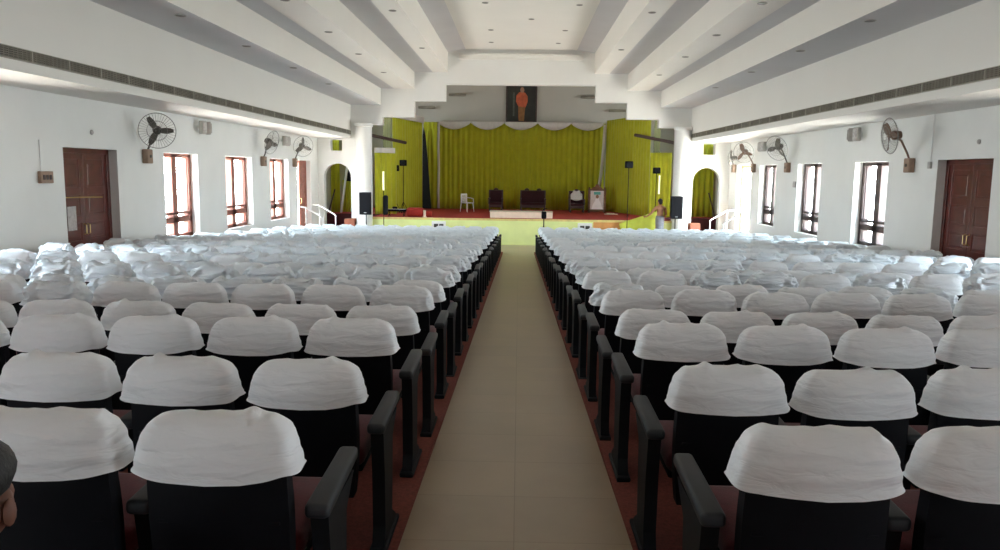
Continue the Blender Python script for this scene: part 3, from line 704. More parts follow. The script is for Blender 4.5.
# white plastic chair in profile
t = thing('plastic_chair', 'white plastic chair standing alone on the left of the stage', 'chair', (-2.38, 36.0, ZSG), 0.9)
t.scale = (0.9, 0.9, 0.95)
m = MB(); m.rbox((-0.23, -0.22, 0.42), (0.23, 0.23, 0.45), 0.012); child(m, 'seat', M['white'], t)
m = MB()
for q in range(5): m.rbox((-0.17 + q * 0.075, 0.22 + 0.0, 0.47), (-0.13 + q * 0.075, 0.24, 0.84), 0.006)
m.rbox((-0.22, 0.215, 0.80), (0.22, 0.25, 0.88), 0.012); m.rbox((-0.23, 0.21, 0.44), (-0.19, 0.25, 0.86), 0.01); m.rbox((0.19, 0.21, 0.44), (0.23, 0.25, 0.86), 0.01)
child(m, 'backrest', M['white'], t)
for s_ in (-1, 1):
    m = MB(); m.tube([(s_ * 0.23, 0.22, 0.68), (s_ * 0.25, 0.0, 0.67), (s_ * 0.25, -0.18, 0.64), (s_ * 0.24, -0.22, 0.44)], 0.016, 8); child(m, 'armrest', M['white'], t, True)
    for yy in (-0.2, 0.22): m = MB(); m.tube([(s_ * 0.21, yy, 0.43), (s_ * 0.25, yy * 1.2, 0)], [0.022, 0.016], 8); child(m, 'leg', M['white'], t, True)

# low cloth-covered table at the stage edge
t = thing('low_table', 'long low table under a cream cloth at the stage edge', 'table', (0.10, 31.9, ZSG))
m = MB(); vs = []
m.rbox((-1.26, -0.42, 0.0), (1.26, 0.42, 0.25), 0.02); child(m, 'cloth_skirt', M['cream'], t)
m = MB(); m.rbox((-1.28, -0.44, 0.245), (1.28, 0.44, 0.27), 0.01); child(m, 'cloth_top', M['creamtop'], t)
# papers
m = MB(); m.rbox((-0.28, -0.14, 0), (0.28, 0.14, 0.04), 0.01, 2, Matrix.Rotation(0.3, 4, 'Z')); m.rbox((-0.2, -0.1, 0.04), (0.16, 0.12, 0.07), 0.01)
o = m.build('folded_cloth', M['cream'], None, False, (4.15, 35.2, ZSG)); tag(o, 'small folded pale cloth on the stage floor right of the portrait', 'cloth')
# red draped box and post
t = thing('draped_box', 'bright red cloth-covered box on the front left of the stage', 'box', (-4.22, 31.75, ZSG))
m = MB(); m.rbox((-0.34, -0.25, 0.0), (0.34, 0.25, 0.36), 0.10, 3); child(m, 'cloth', M['red'], t, True)
m = MB(); m.rbox((0.33, -0.22, 0.0), (0.70, 0.22, 0.24), 0.06, 3); child(m, 'cloth_fold', M['red'], t, True)
m = MB(); m.tube([(0, 0, 0), (0, 0, 0.28)], 0.05, 10); m.lathe([(0.09, 0), (0.08, 0.03)], (0, 0, 0), 12); o = m.build('stub_post', M['cream'], None, True, (-3.78, 31.30, ZSG)); tag(o, 'short pale post at the stage edge beside the red box', 'post')

# keyboard on stand
t = thing('keyboard', 'black musical keyboard on a low stand at the left of the stage', 'keyboard', (-4.98, 31.75, ZSG))
m = MB(); m.rbox((-0.42, -0.16, 0.20), (0.42, 0.16, 0.29), 0.015); kb = child(m, 'body', M['black'], t)
m = MB(); m.box((-0.38, -0.15, 0.29), (0.38, -0.05, 0.30)); child(m, 'keys', M['white'], kb)
for s_ in (-1, 1): m = MB(); m.tube([(s_ * 0.3, -0.2, 0), (s_ * 0.3, 0.15, 0.2)], 0.015, 6); m.tube([(s_ * 0.3, 0.2, 0), (s_ * 0.3, -0.15, 0.2)], 0.015, 6); child(m, 'leg', M['black'], t)
m = MB(); m.rbox((-0.1, -0.06, 0), (0.1, 0.06, 0.10), 0.03); o = m.build('bag', M['black'], None, True, (-5.06, 31.83, ZSG + 0.29)); tag(o, 'small black bag lying on the keyboard', 'bag')

# tube lights and lamp heads on stands
def tripod(m, h, z0=0, r=0.35):
    m.tube([(0, 0, z0 + 0.25), (0, 0, h)], 0.018, 8)
def light_stand(x, y, h, label, lamp=True, tube=None, side=1, z=0):
    t = thing('light_stand', label, 'stage light', (x, y, z))
    m = MB(); m.tube([(0, 0, 0.3), (0, 0, h)], 0.016, 8); child(m, 'pole', M['black'], t)
    for k in range(3):
        a = 2 * PI * k / 3 + 0.4; m = MB(); m.tube([(0, 0, 0.5), (0.26 * math.cos(a), 0.26 * math.sin(a), 0.008)], 0.012, 6); child(m, 'leg', M['black'], t)
    if lamp:
        c = (side * 0.0, 0, h); m = MB(); m.rbox((c[0] - 0.15, -0.10, h - 0.13), (c[0] + 0.15, 0.12, h + 0.13), 0.03); hd = child(m, 'lamp_head', M['black'], t, True)
        m = MB(); m.lathe([(0.10, 0), (0.09, 0.02)], (c[0], -0.10, h), 16, (0, -1, 0)); child(m, 'lens', M['frame'], hd)
    if tube:
        m = MB(); m.tube([(tube[0], -0.04, tube[1]), (tube[0], -0.04, tube[2])], 0.035, 10); child(m, 'tube_lamp', M['tube'], t, True)
        m = MB(); m.rbox((tube[0] - 0.03, -0.02, tube[1]), (tube[0] + 0.03, 0.02, tube[2]), 0.01); child(m, 'tube_housing', M['white'], t)
    return t
light_stand(-5.28, 30.45, 2.10, 'stand with a lit yellowish tube lamp left of the stage', False, (0.0, 2.12, 2.85))
m = MB(); m.rbox((-0.10, -0.10, -0.45), (0.10, 0.10, 0.32), 0.07, 3); o = m.build('cable_bag', M['frame'], None, True, (-5.24, 30.62, 1.60)); tag(o, 'dark bag hanging on the tube lamp stand left of the stage', 'bag')
light_stand(-5.35, 33.9, 1.95, 'stage lamp head on a stand, nearer the left column', True, None, z=ZSG)
light_stand(-5.05, 34.1, 2.18, 'stage lamp head on a taller stand before the left side curtain', True, None, z=ZSG)
light_stand(4.22, 30.5, 3.22, 'stage lamp head on a tall thin stand at the right front of the stage', True)
light_stand(5.75, 33.15, 1.98, 'stage lamp head and tube lamp by the right column', True, (0.12, 1.0, 1.78), z=ZSG)

# loudspeakers on stands
def speaker(x, y, label):
    t = thing('loudspeaker', label, 'loudspeaker', (x, y, 1.18), 0, 'loudspeakers before the columns')
    m = MB(); m.prism([(-0.23, -0.2), (0.23, -0.2), (0.17, 0.2), (-0.17, 0.2)], lambda u, v, d: (u, v, d), 0, 0.86); child(m, 'cabinet', M['frame'], t)
    m = MB(); m.rbox((-0.205, -0.215, 0.03), (0.205, -0.195, 0.83), 0.008); gr = child(m, 'front_grille', M['black'], t)
    m = MB(); m.rbox((-0.05, -0.222, 0.07), (0.05, -0.214, 0.095), 0.002); child(m, 'badge', M['steel'], gr)
    s2 = thing('speaker_stand', label.replace('loudspeaker', 'tripod stand of the loudspeaker'), 'stand', (x, y, 0), 0, 'speaker stands before the columns')
    m = MB(); m.tube([(0, 0, 0.25), (0, 0, 1.18)], 0.02, 8); child(m, 'pole', M['black'], s2)
    for k in range(3):
        a = 2 * PI * k / 3 + 0.5; m = MB(); m.tube([(0, 0, 0.65), (0.42 * math.cos(a), 0.42 * math.sin(a), 0.012)], 0.013, 6); child(m, 'leg', M['black'], s2)
speaker(-5.92, 30.2, 'black loudspeaker in front of the left column'); speaker(6.02, 30.2, 'black loudspeaker in front of the right column')

# white-framed double vents on the stage front
for x, lb in ((-3.17, 'left'), (2.62, 'right')):
    t = thing('vent_panel', 'white framed vent with two dark grilles on the %s of the stage front' % lb, 'vent', (x, YS - 0.05, 0.72), 0, 'vents on the stage front')
    m = MB(); m.rbox((-0.28, -0.03, -0.17), (0.28, 0.05, 0.20), 0.01); child(m, 'frame', M['white'], t)
    for s_ in (-1, 1):
        m = MB(); m.box((s_ * 0.105 - 0.085, -0.036, -0.05), (s_ * 0.105 + 0.085, -0.028, 0.09))
        for q in range(4): m.box((s_ * 0.105 - 0.085, -0.042, -0.035 + q * 0.032), (s_ * 0.105 + 0.085, -0.034, -0.022 + q * 0.032))
        child(m, 'grille', M['grilleback'], t)

# lime cloth pulled over the right stage edge
m = MB(); vs = []; fs = []
for i in range(15):
    f = i / 14; x = 3.95 + 1.5 * f
    ztop = ZSG - 0.12 + 0.52 * f; y0 = YS - 0.12
    for j in range(7):
        g = j / 6; vs.append((x + 0.15 * g * (1 - f), y0 - 0.18 * g - 0.025 * math.sin(i * 1.7 + g * 2), ztop + (0.30 - ztop) * g))
for i in range(14):
    for j in range(6): q = i * 7 + j; fs.append((q, q + 7, q + 8, q + 1))
m.add(vs, fs); o = m.build('draped_cloth', M['limecloth'], None, True); o.modifiers.new('Solidify', 'SOLIDIFY').thickness = 0.01
tag(o, 'yellow-green cloth draped down over the right end of the stage front', 'cloth')

# tripod camera at the end of the aisle
t = thing('video_camera', 'small black camera on a tripod at the front end of the aisle', 'camera', (0.93, 28.9, 0.012))
m = MB(); m.rbox((-0.09, -0.14, 1.18), (0.09, 0.12, 1.44), 0.03); bd = child(m, 'body', M['black'], t, True)
m = MB(); m.tube([(-0.07, 0, 1.42), (-0.02, 0, 1.53), (0.10, 0, 1.56)], 0.014, 6); child(m, 'handle', M['black'], bd)
m = MB(); m.tube([(0, 0, 0.8), (0, 0, 1.2)], 0.02, 8); child(m, 'pole', M['black'], t)
for k in range(3): a = 2 * PI * k / 3 + 1.2; m = MB(); m.tube([(0, 0, 0.95), (0.24 * math.cos(a), 0.24 * math.sin(a), 0.0)], 0.012, 6); child(m, 'leg', M['black'], t)

# landings, steps and handrails by the far side doors; red tiled steps to the stage
for side, xw, lb in ((-1, XL, 'left'), (1, XR, 'right')):
    m = MB()
    for q in range(3):
        x0 = xw; x1 = xw - side * (0.42 + 0.22 * q); z = 0.5 - 0.17 * q
        m.box((min(x0, x1), 28.0, 0), (max(x0, x1), 30.0, z))
    m.box((min(xw, xw - side * 0.2), 28.0, 0.5), (max(xw, xw - side * 0.0), 28.06, 0.56))
    o = struct('steps_%s' % lb, m, M['terra'])
    for yy, w2 in ((28.05, 'nearer'), (29.95, 'farther')):
        t = thing('handrail', '%s white handrail of the steps at the far %s door' % (w2, lb), 'handrail', (xw, yy, 0), 0, 'handrails by the far doors')
        m = MB(); m.tube([(-side * 0.05, 0, 1.55), (-side * 0.30, 0, 1.52), (-side * 0.88, 0, 1.18), (-side * 0.94, 0, 1.10)], 0.028, 8); child(m, 'rail', M['white'], t, True)
        for px, pz in ((0.3, 1.50), (0.92, 1.12)): m = MB(); m.tube([(-side * px, 0, 0.5 if px < 0.5 else 0.0), (-side * px, 0, pz)], 0.022, 8); child(m, 'post', M['white'], t, True)
for x, lb in ((-6.55, 'left'), (6.60, 'right')):
    m = MB()
    m.rbox((-0.2, -0.35, 0), (0.2, 0.0, 0.98), 0.01); m.rbox((-0.2, -0.7, 0), (0.2, -0.35, 0.5), 0.01)
    o = m.build('plinth', M['terra'], None, False, (-6.68 if x < 0 else 6.90, YF - 0.01, 0)); tag(o, 'terracotta tiled block at the foot of the front wall, %s of the stage' % lb, 'plinth')
# pole leaning and box seen through left arch
m = MB(); m.tube([(-8.22, 33.6, ZSG), (-7.98, 33.8, 2.05)], 0.03, 8); o = m.build('pole', M['wood_dark']); tag(o, 'thin pole leaning behind the left arch', 'pole')
m = MB(); m.tube([(8.40, 33.6, ZSG), (8.12, 33.8, 2.1)], 0.03, 8); o = m.build('pole', M['wood_dark']); tag(o, 'thin pole leaning behind the right arch', 'pole')
m = MB(); m.tube([(-7.75, 33.9, ZSG), (-7.45, 34.0, 3.2)], 0.05, 8); o = m.build('pole', M['white']); tag(o, 'pale slanting post behind the left arch', 'pole')

m = MB(); m.rbox((-0.16, -0.12, -0.35), (0.16, 0.12, 0.35), 0.02); m.rbox((-0.03, 0.0, 0.34), (0.03, 0.04, 2.6), 0.008); o = m.build('wall_loudspeaker', M['black'], None, False, (-7.42, 34.3, 2.75)); tag(o, 'dark box hanging behind the left arch', 'loudspeaker')
t = curtain('stage_curtain', [(-7.80, 34.5), (-7.2, 34.5)], ZSG, 2.45, 0.03, 0.15, M['green'], seed=16); tag(t, 'low lime green cloth behind the left arch', 'curtain')
# ------------------------------------------------------------------ auditorium chairs
def cover_mesh(name, seed, crumple, lo=False):
    """white hood of cloth over the upper backrest: rounded top corners, soft folds, uneven hem; open at the bottom"""
    rnd = random.Random(seed); nphi = 11 if lo else 30; nth = 30 if lo else 80
    H = 0.178; vs = []; fs = []
    off = Vector((seed * 3.7, seed * 1.3, seed * 2.1))
    bmps = [(rnd.uniform(-0.2, 0.2), rnd.uniform(0.004, 0.011), rnd.uniform(0.012, 0.03)) for _ in range(5)]
    dip = rnd.uniform(-0.004, 0.006)
    for i in range(nphi + 1):
        f = i / nphi
        p0 = math.asin(0.62 ** (5.0 / 2))
        if f < 0.45: zz = f / 0.45 * 0.62
        else:
            ph = p0 + (PI / 2 - p0) * ((f - 0.45) / 0.55); zz = min(1.0, math.sin(ph) ** (2 / 5.0))
        A = max(0.0, 1 - zz ** 5.0) ** (1 / 5.0)
        Br = max(0.0, 1 - zz ** 2.3) ** (1 / 1.6); Bf = max(0.0, 1 - zz ** 5.0) ** (1 / 5.0)
        for k in range(nth):
            th = 2 * PI * k / nth; c, s = math.cos(th), math.sin(th)
            e = 0.36
            x = (abs(c) ** e) * (1 if c >= 0 else -1); y = (abs(s) ** e) * (1 if s >= 0 else -1)
            a = (0.266 - 0.034 * zz) * A; b = (0.115 * (0.82 * Br + 0.18 * Bf)) if s < 0 else 0.052 * Bf
            px, py = x * a, y * b + 0.028; pz = zz * H
            # cloth curves with the shell: rear bulges towards the sides
            p = Vector((px * 9, py * 9, pz * 9)) + off
            n1 = noise.noise(p * 0.6); n2 = noise.noise(Vector((px * 5, 0, pz * 34)) + off); n3 = noise.noise(p * 2.2)
            d = 0.007 * n1 + 0.0055 * n2 * (1 - zz * 0.5) + 0.002 * n3
            n4 = noise.noise(Vector((px * 3.2 + pz * 9, 7, pz * 26 - abs(px) * 14)) + off); d += 0.006 * (0.25 - abs(n4))
            d += 0.0035 * math.sin(pz * 190 + 3 * noise.noise(Vector((px * 6, seed, 1)))) * max(0, noise.noise(Vector((px * 4, pz * 8, seed * 2.2))))
            crease = math.exp(-((zz - 0.50 - 0.07 * math.sin(px * 7 + seed)) / 0.04) ** 2)
            d -= 0.006 * crease * (1 - abs(px / 0.27) ** 2)
            if crumple:
                r1 = abs(noise.noise(p * 1.3 + Vector((5, 1, 2)))); r2 = abs(noise.noise(p * 2.7))
                d += crumple * (0.040 * (0.35 - r1) + 0.018 * (0.3 - r2))
            py += d * (1 if s >= 0 else -1) * min(1, abs(s) * 2)
            px += d * 0.7 * x
            if zz > 0.7:
                for bx, bh, bw in bmps: pz += bh * (zz - 0.7) / 0.3 * math.exp(-((px - bx) / bw) ** 2)
                pz += crumple * 0.03 * noise.noise(Vector((px * 8, seed, 0))) * (zz - 0.7) / 0.3
                pz -= dip * math.cos(px * 9) * (zz - 0.7) / 0.3
            if i == 0:
                pz += 0.008 * noise.noise(Vector((th * 1.2, seed, 3))) - 0.016 * (1 - abs(x) ** 3)
                px *= 1.02; py *= 1.06
            # gentle wrap-around curve of the whole backrest (concave towards the sitter)
            py += 0.45 * px * px
            # recline: the top leans to the rear
            py -= 0.03 * pz
            vs.append((px, py, 0.772 + pz))
    for i in range(nphi):
        for k in range(nth):
            k2 = (k + 1) % nth
            if i == nphi - 1: continue
            fs.append((i*nth+k, i*nth+k2, (i+1)*nth+k2, (i+1)*nth+k))
    # cap
    last = (nphi - 1) * nth; vs = vs[:nphi * nth]
    cx = sum(v[0] for v in vs[last:]) / nth; cy = sum(v[1] for v in vs[last:]) / nth; cz = sum(v[2] for v in vs[last:]) / nth + 0.002
    vs.append((cx, cy, cz)); ci = len(vs) - 1
    for k in range(nth): fs.append((last + k, last + (k + 1) % nth, ci))
    m = MB(); m.add(vs, fs)
    me = m.mesh(name, M['cover2'] if crumple > 0.5 else M['cover'], False)
    for p in me.polygons: p.use_smooth = True
    return me
def shell_mb():
    """black moulded back shell, curved and reclined"""
    m = MB(); nx, nz = 12, 10; vs = []; fs = []
    for side in (0, 1):
        for i in range(nx + 1):
            for j in range(nz + 1):
                u = i / nx * 2 - 1; g = j / nz; z = 0.30 + 0.62 * g
                w = 0.235 * (1 - 0.10 * g ** 3) * (1 - 0.12 * (1 - g) ** 3)
                # round the top corners
                zc = z - (0.05 * abs(u) ** 6 if g > 0.9 else 0)
                y = 0.45 * (u * w) ** 2 - (0.10 * (z - 0.735) if z < 0.735 else -0.25 * (z - 0.735)) + (0.028 if side else -0.028) + (-0.02 * (1 - g) if side == 0 else 0)
                vs.append((u * w, y, zc))
    K = (nx + 1) * (nz + 1); idx = lambda s, i, j: s * K + i * (nz + 1) + j
    for i in range(nx):
        for j in range(nz):
            fs.append((idx(0,i,j), idx(0,i+1,j), idx(0,i+1,j+1), idx(0,i,j+1))); fs.append((idx(1,i,j), idx(1,i,j+1), idx(1,i+1,j+1), idx(1,i+1,j)))
    for i in range(nx):
        for j in (0, nz): fs.append((idx(0,i,j), idx(0,i+1,j), idx(1,i+1,j), idx(1,i,j)))
    for j in range(nz):
        for i in (0, nx): fs.append((idx(0,i,j), idx(0,i,j+1), idx(1,i,j+1), idx(1,i,j)))
    m.add(vs, fs)
    # moulded ribs low on the rear
    for z in (0.42, 0.60): m.rbox((-0.20, -0.035 - 0.16 * (z - 0.735), z - 0.006), (0.20, -0.018 - 0.16 * (z - 0.735), z + 0.006), 0.003)
    return m
def panel_mb():
    m = MB()
    m.prism([(0.06, 0.0), (0.42, 0.0), (0.40, 0.06), (0.30, 0.12), (0.33, 0.50), (0.46, 0.60), (0.06, 0.60), (0.09, 0.40), (0.10, 0.12)], lambda u, v, d: (d, u, v), -0.030, 0.030)
    m.rbox((-0.042, 0.03, 0.0), (0.042, 0.46, 0.03), 0.01)
    return m
ME = {}
ME['shell'] = shell_mb().mesh('backrest', M['black'], 45)
m = MB(); m.rbox((-0.21, 0.05, 0.34), (0.21, 0.085, 0.88), 0.02); 
mtx = Matrix.Identity(4)
for i, v in enumerate(m.v): m.v[i] = (v[0], v[1] - 0.03 - 0.16 * (v[2] - 0.735) + 0.3 * v[0] ** 2, v[2])
ME['pad'] = m.mesh('back_cushion', M['seat'], 50)
m = MB(); m.rbox((-0.235, 0.12, 0.40), (0.235, 0.60, 0.50), 0.04, 3)
for i, v in enumerate(m.v): m.v[i] = (v[0], v[1], v[2] + 0.05 * (v[1] - 0.12))
ME['seat'] = m.mesh('seat', M['seat'], 50)
m = MB(); m.rbox((-0.225, 0.14, 0.375), (0.225, 0.56, 0.405), 0.01); ME['pan'] = m.mesh('seat_pan', M['black'])
ME['panel'] = panel_mb().mesh('side_panel', M['frame'])
m = MB(); m.rbox((-0.042, 0.02, 0.60), (0.042, 0.52, 0.650), 0.018, 3)
for i, v in enumerate(m.v): m.v[i] = (v[0] * (1 - 0.25 * max(0, (v[1] - 0.3) / 0.22) * 0.5), v[1], v[2] + 0.05 * (v[1] - 0.02))
ME['arm'] = m.mesh('armrest', M['arm'], 50)
COV = [cover_mesh('backrest_cover', s, 0.0) for s in (1, 2, 3, 4, 5, 6)]
COVM = [cover_mesh('backrest_cover', s, 0.45) for s in (11, 12, 13)]
COVC = [cover_mesh('backrest_cover', s, 1.5) for s in (21, 22, 23, 24, 25, 26, 27)]
PX = 0.576; X0R = 0.925; X0L = -0.925
def sx(side, c): return side * (0.950 + PX * (c - 1)) + (0.002 if side > 0 else -0.003)
def pick_cover(rnd, side, n, c):
    # the middle rows, most of all on the left, wear the glossy crumpled covers
    if n <= 4: return rnd.choice(COV)
    p = {(-1): 0.8, 1: 0.4}[side] if n >= 6 else 0.15
    q = rnd.random()
    if q < p: return rnd.choice(COVC)
    return rnd.choice(COVM) if q < p + 0.25 else rnd.choice(COV)
rowword = ['', 'nearest', 'second', 'third', 'fourth', 'fifth', 'sixth', 'seventh', 'eighth', 'ninth', 'tenth', 'eleventh', 'twelfth', 'thirteenth', 'fourteenth', 'fifteenth', 'sixteenth', 'seventeenth']
seatword = ['', 'at the aisle', 'second from the aisle', 'third from the aisle', 'fourth from the aisle', 'fifth from the aisle', 'sixth from the aisle', 'seventh from the aisle', 'eighth from the aisle', 'ninth from the aisle', 'tenth from the aisle', 'eleventh from the aisle', 'outermost, by the wall']
def link(name, me, parent, loc=(0, 0, 0), rz=0):
    o = bpy.data.objects.new(name, me); C.objects.link(o); o.parent = parent; o.location = loc; o.rotation_euler = (0, 0, rz); return o
def chair(side, n, c, rnd, label, group):
    t = thing('auditorium_chair', label, 'chair', (sx(side, c), yrow(n) + 0.085, zrow(n)), 0, group)
    link('backrest', ME['shell'], t); link('backrest_cover', pick_cover(rnd, side, n, c), t, (rnd.uniform(-.006, .006), 0, rnd.uniform(-.008, .008)), rnd.uniform(-.02, .02))
    link('seat', ME['seat'], t); link('seat_pan', ME['pan'], t)
    if n <= 8: link('back_cushion', ME['pad'], t)
    link('side_panel', ME['panel'], t, (side * 0.28, 0, 0)); link('armrest', ME['arm'], t, (side * 0.28, 0, 0))
    if c == 1: link('side_panel', ME['panel'], t, (-side * 0.31, 0, 0)); link('armrest', ME['arm'], t, (-side * 0.31, 0, 0))
    return t
rnd = random.Random(42)
NIND = 17
for n in range(1, NIND + 1):
    vis = min(12, int(n * 1.12 + 2.1))
    for side, sn in ((-1, 'left'), (1, 'right')):
        for c in range(1, vis + 1):
            chair(side, n, c, rnd, 'white-covered black chair, %s row on the %s, %s' % (rowword[n], sn, seatword[c]), 'white-covered auditorium chairs')
# the remaining far rows as one mass
locov = [cover_mesh('backrest_cover', s, 1.7 if s % 2 else 0.6, lo=True) for s in range(31, 37)]
m = MB()
def addme(me, loc, mi):
    m.cur = mi; L = Vector(loc); m.add([v.co + L for v in me.vertices], [tuple(p.vertices) for p in me.polygons])
for n in range(NIND + 1, NROW + 1):
    for side in (-1, 1):
        for c in range(1, 13):
            b = (sx(side, c), yrow(n) + 0.085, max(zrow(n), 0.012))
            addme(rnd.choice(locov), b, 0)
            m.cur = 1; m.box((b[0] - 0.22, b[1] - 0.03, b[2] + 0.30), (b[0] + 0.22, b[1] + 0.04, b[2] + 0.80))
            m.cur = 2; m.rbox((b[0] - 0.23, b[1] + 0.12, b[2] + 0.40), (b[0] + 0.23, b[1] + 0.58, b[2] + 0.50), 0.03, 1)
            for s_ in ((side * 0.28,) if c > 1 else (side * 0.28, -side * 0.31)):
                m.cur = 1; m.box((b[0] + s_ - 0.03, b[1] + 0.08, b[2]), (b[0] + s_ + 0.03, b[1] + 0.40, b[2] + 0.6))
                m.cur = 3; m.rbox((b[0] + s_ - 0.04, b[1] + 0.02, b[2] + 0.6), (b[0] + s_ + 0.04, b[1] + 0.5, b[2] + 0.65), 0.015, 1)
o = m.build('auditorium_chairs', [M['cover2'], M['frame'], M['seat'], M['arm']], None, 45)
tag(o, 'far rows of white-covered auditorium chairs nearest the stage', 'chairs', None, 'stuff')

# ------------------------------------------------------------------ people
def skin_body(name, nodes, edges, root, material, parent=None, sub=2):
    me = bpy.data.meshes.new(name); me.from_pydata([n[0] for n in nodes], edges, [])
    o = bpy.data.objects.new(name, me); C.objects.link(o)
    if parent: o.parent = parent
    o.modifiers.new('Skin', 'SKIN'); 
    if not me.skin_vertices: me.skin_vertices.new() if hasattr(me.skin_vertices, 'new') else None
    for i, n in enumerate(nodes):
        r = n[1]; me.skin_vertices[0].data[i].radius = (r, r) if not isinstance(r, tuple) else r
        me.skin_vertices[0].data[i].use_root = (i == root)
    sd = o.modifiers.new('Subdivision', 'SUBSURF'); sd.levels = sub; sd.render_levels = sub
    for k in o.modifiers:
        if k.type == 'SKIN': k.use_smooth_shade = True
    me.materials.append(material)
    return o
def body(name, J, R, material, parent):
    """J: dict joint -> position; R radii; connected human skeleton incl. hands with fingers"""
    names = list(J); idx = {k: i for i, k in enumerate(names)}
    nodes = [(J[k], R.get(k, 0.05)) for k in names]; E = []
    def ch(*ks):
        for a, b in zip(ks, ks[1:]): E.append((idx[a], idx[b]))
    ch('pelvis', 'waist', 'chest', 'neck', 'skull', 'crown')
    for s in 'lr':
        ch('chest', 'sh_' + s, 'el_' + s, 'wr_' + s, 'palm_' + s); ch('pelvis', 'hip_' + s, 'kn_' + s, 'an_' + s, 'toe_' + s)
    # fingers
    for s in 'lr':
        w, p = Vector(J['wr_' + s]), Vector(J['palm_' + s]); d = (p - w).normalized(); sd = d.cross(Vector((0, 1, 0)) if abs(d.y) < 0.9 else Vector((1, 0, 0))).normalized()
        up = sd.cross(d)
        for q, (o_, L) in enumerate(((-0.030, 0.065), (-0.010, 0.075), (0.010, 0.070), (0.030, 0.055))):
            a = len(nodes); nodes.append((tuple(p + d * 0.03 + sd * o_), 0.010)); nodes.append((tuple(p + d * (0.03 + L * 0.5) + sd * o_ * 1.1 + up * 0.006), 0.009)); nodes.append((tuple(p + d * (0.03 + L) + sd * o_ * 1.1 + up * 0.022), 0.007))
            E.append((idx['palm_' + s], a)); E.append((a, a + 1)); E.append((a + 1, a + 2))
        a = len(nodes); nodes.append((tuple(p + sd * -0.045 + d * 0.0), 0.011)); nodes.append((tuple(p + sd * -0.062 + d * 0.035), 0.009)); E.append((idx['palm_' + s], a)); E.append((a, a + 1))
    return skin_body(name, nodes, E, idx['pelvis'], material, parent)
def ellipsoid(m, c, r, n=16, k=12, f=None):
    vs = []; fs = []
    for i in range(k + 1):
        a = PI * i / k
        for j in range(n):
            b = 2 * PI * j / n; p = Vector((r[0] * math.sin(a) * math.cos(b), r[1] * math.sin(a) * math.sin(b), r[2] * math.cos(a)))
            if f: p = f(p)
            vs.append(Vector(c) + p)
    for i in range(k):
        for j in range(n): fs.append((i*n+j, i*n+(j+1)%n, (i+1)*n+(j+1)%n, (i+1)*n+j))
    m.add(vs, fs)
# man with bare back at the right end of the stage, seen from behind (faces +Y), arms reaching to the cloth
t = thing('person', 'bare-backed person in a grey wrap standing beside the right loudspeaker', 'person', (5.46, 30.35, 0.22), 0.25)
J = {'pelvis': (0,0,0.92), 'waist': (0,0,1.08), 'chest': (0,0.0,1.32), 'neck': (0,0.01,1.46), 'skull': (0,0.03,1.56), 'crown': (0,0.03,1.64),
     'sh_l': (-0.19,0,1.38), 'el_l': (-0.33,0.10,1.14), 'wr_l': (-0.42,0.30,1.02), 'palm_l': (-0.46,0.37,1.00),
     'sh_r': (0.19,0,1.38), 'el_r': (0.26,0.03,1.10), 'wr_r': (0.22,0.22,0.95), 'palm_r': (0.20,0.29,0.93),
     'hip_l': (-0.09,0,0.86), 'kn_l': (-0.10,0.02,0.47), 'an_l': (-0.11,0,0.08), 'toe_l': (-0.12,0.16,0.03),
     'hip_r': (0.09,0,0.86), 'kn_r': (0.10,0.02,0.47), 'an_r': (0.11,0,0.08), 'toe_r': (0.12,0.16,0.03)}
R = {'pelvis': (0.15,0.11), 'waist': (0.13,0.10), 'chest': (0.155,0.11), 'neck': 0.055, 'skull': (0.075,0.09), 'crown': (0.06,0.07), 'sh_l': 0.065, 'sh_r': 0.065, 'el_l': 0.042, 'el_r': 0.042,
     'wr_l': 0.028, 'wr_r': 0.028, 'palm_l': 0.032, 'palm_r': 0.032, 'hip_l': 0.09, 'hip_r': 0.09, 'kn_l': 0.06, 'kn_r': 0.06, 'an_l': 0.04, 'an_r': 0.04, 'toe_l': 0.03, 'toe_r': 0.03}
b_ = body('body', J, R, M['skin'], t)
m = MB(); ellipsoid(m, (0, 0.015, 1.635), (0.088, 0.105, 0.085), f=lambda p: p * (1 + 0.04 * noise.noise(p * 30))); ellipsoid(m, (0, -0.03, 1.575), (0.075, 0.06, 0.09)); child(m, 'hair', M['hair'], t, True)
m = MB(); m.lathe([(0.165, 0.50), (0.16, 0.6), (0.17, 0.8), (0.175, 0.95), (0.155, 1.05), (0.145, 1.055)], n=24)
for i, v in enumerate(m.v): a = math.atan2(v[1], v[0]); q = 1 + 0.03 * math.sin(a * 9 + v[2] * 4); m.v[i] = (v[0] * q, v[1] * 0.8 * q, v[2])
child(m, 'wrap_cloth', M['greycloth'], t, True)
m = MB()
ellipsoid(m, (0, 0.13, 1.555), (0.016, 0.024, 0.026), 8, 6); child(m, 'nose', M['skin'], t, True)
for s_ in (-1, 1):
    m = MB(); ellipsoid(m, (s_ * 0.092, 0.02, 1.575), (0.014, 0.024, 0.034), 8, 6); child(m, 'ear', M['skin'], t, True)
o = MB(); o.rbox((-0.45, -0.3, 0), (0.45, 0.3, 0.22), 0.02); o = o.build('step_block', M['terra'], None, False, (5.46, 30.4, 0)); tag(o, 'low terracotta step under the bare-backed person', 'step')

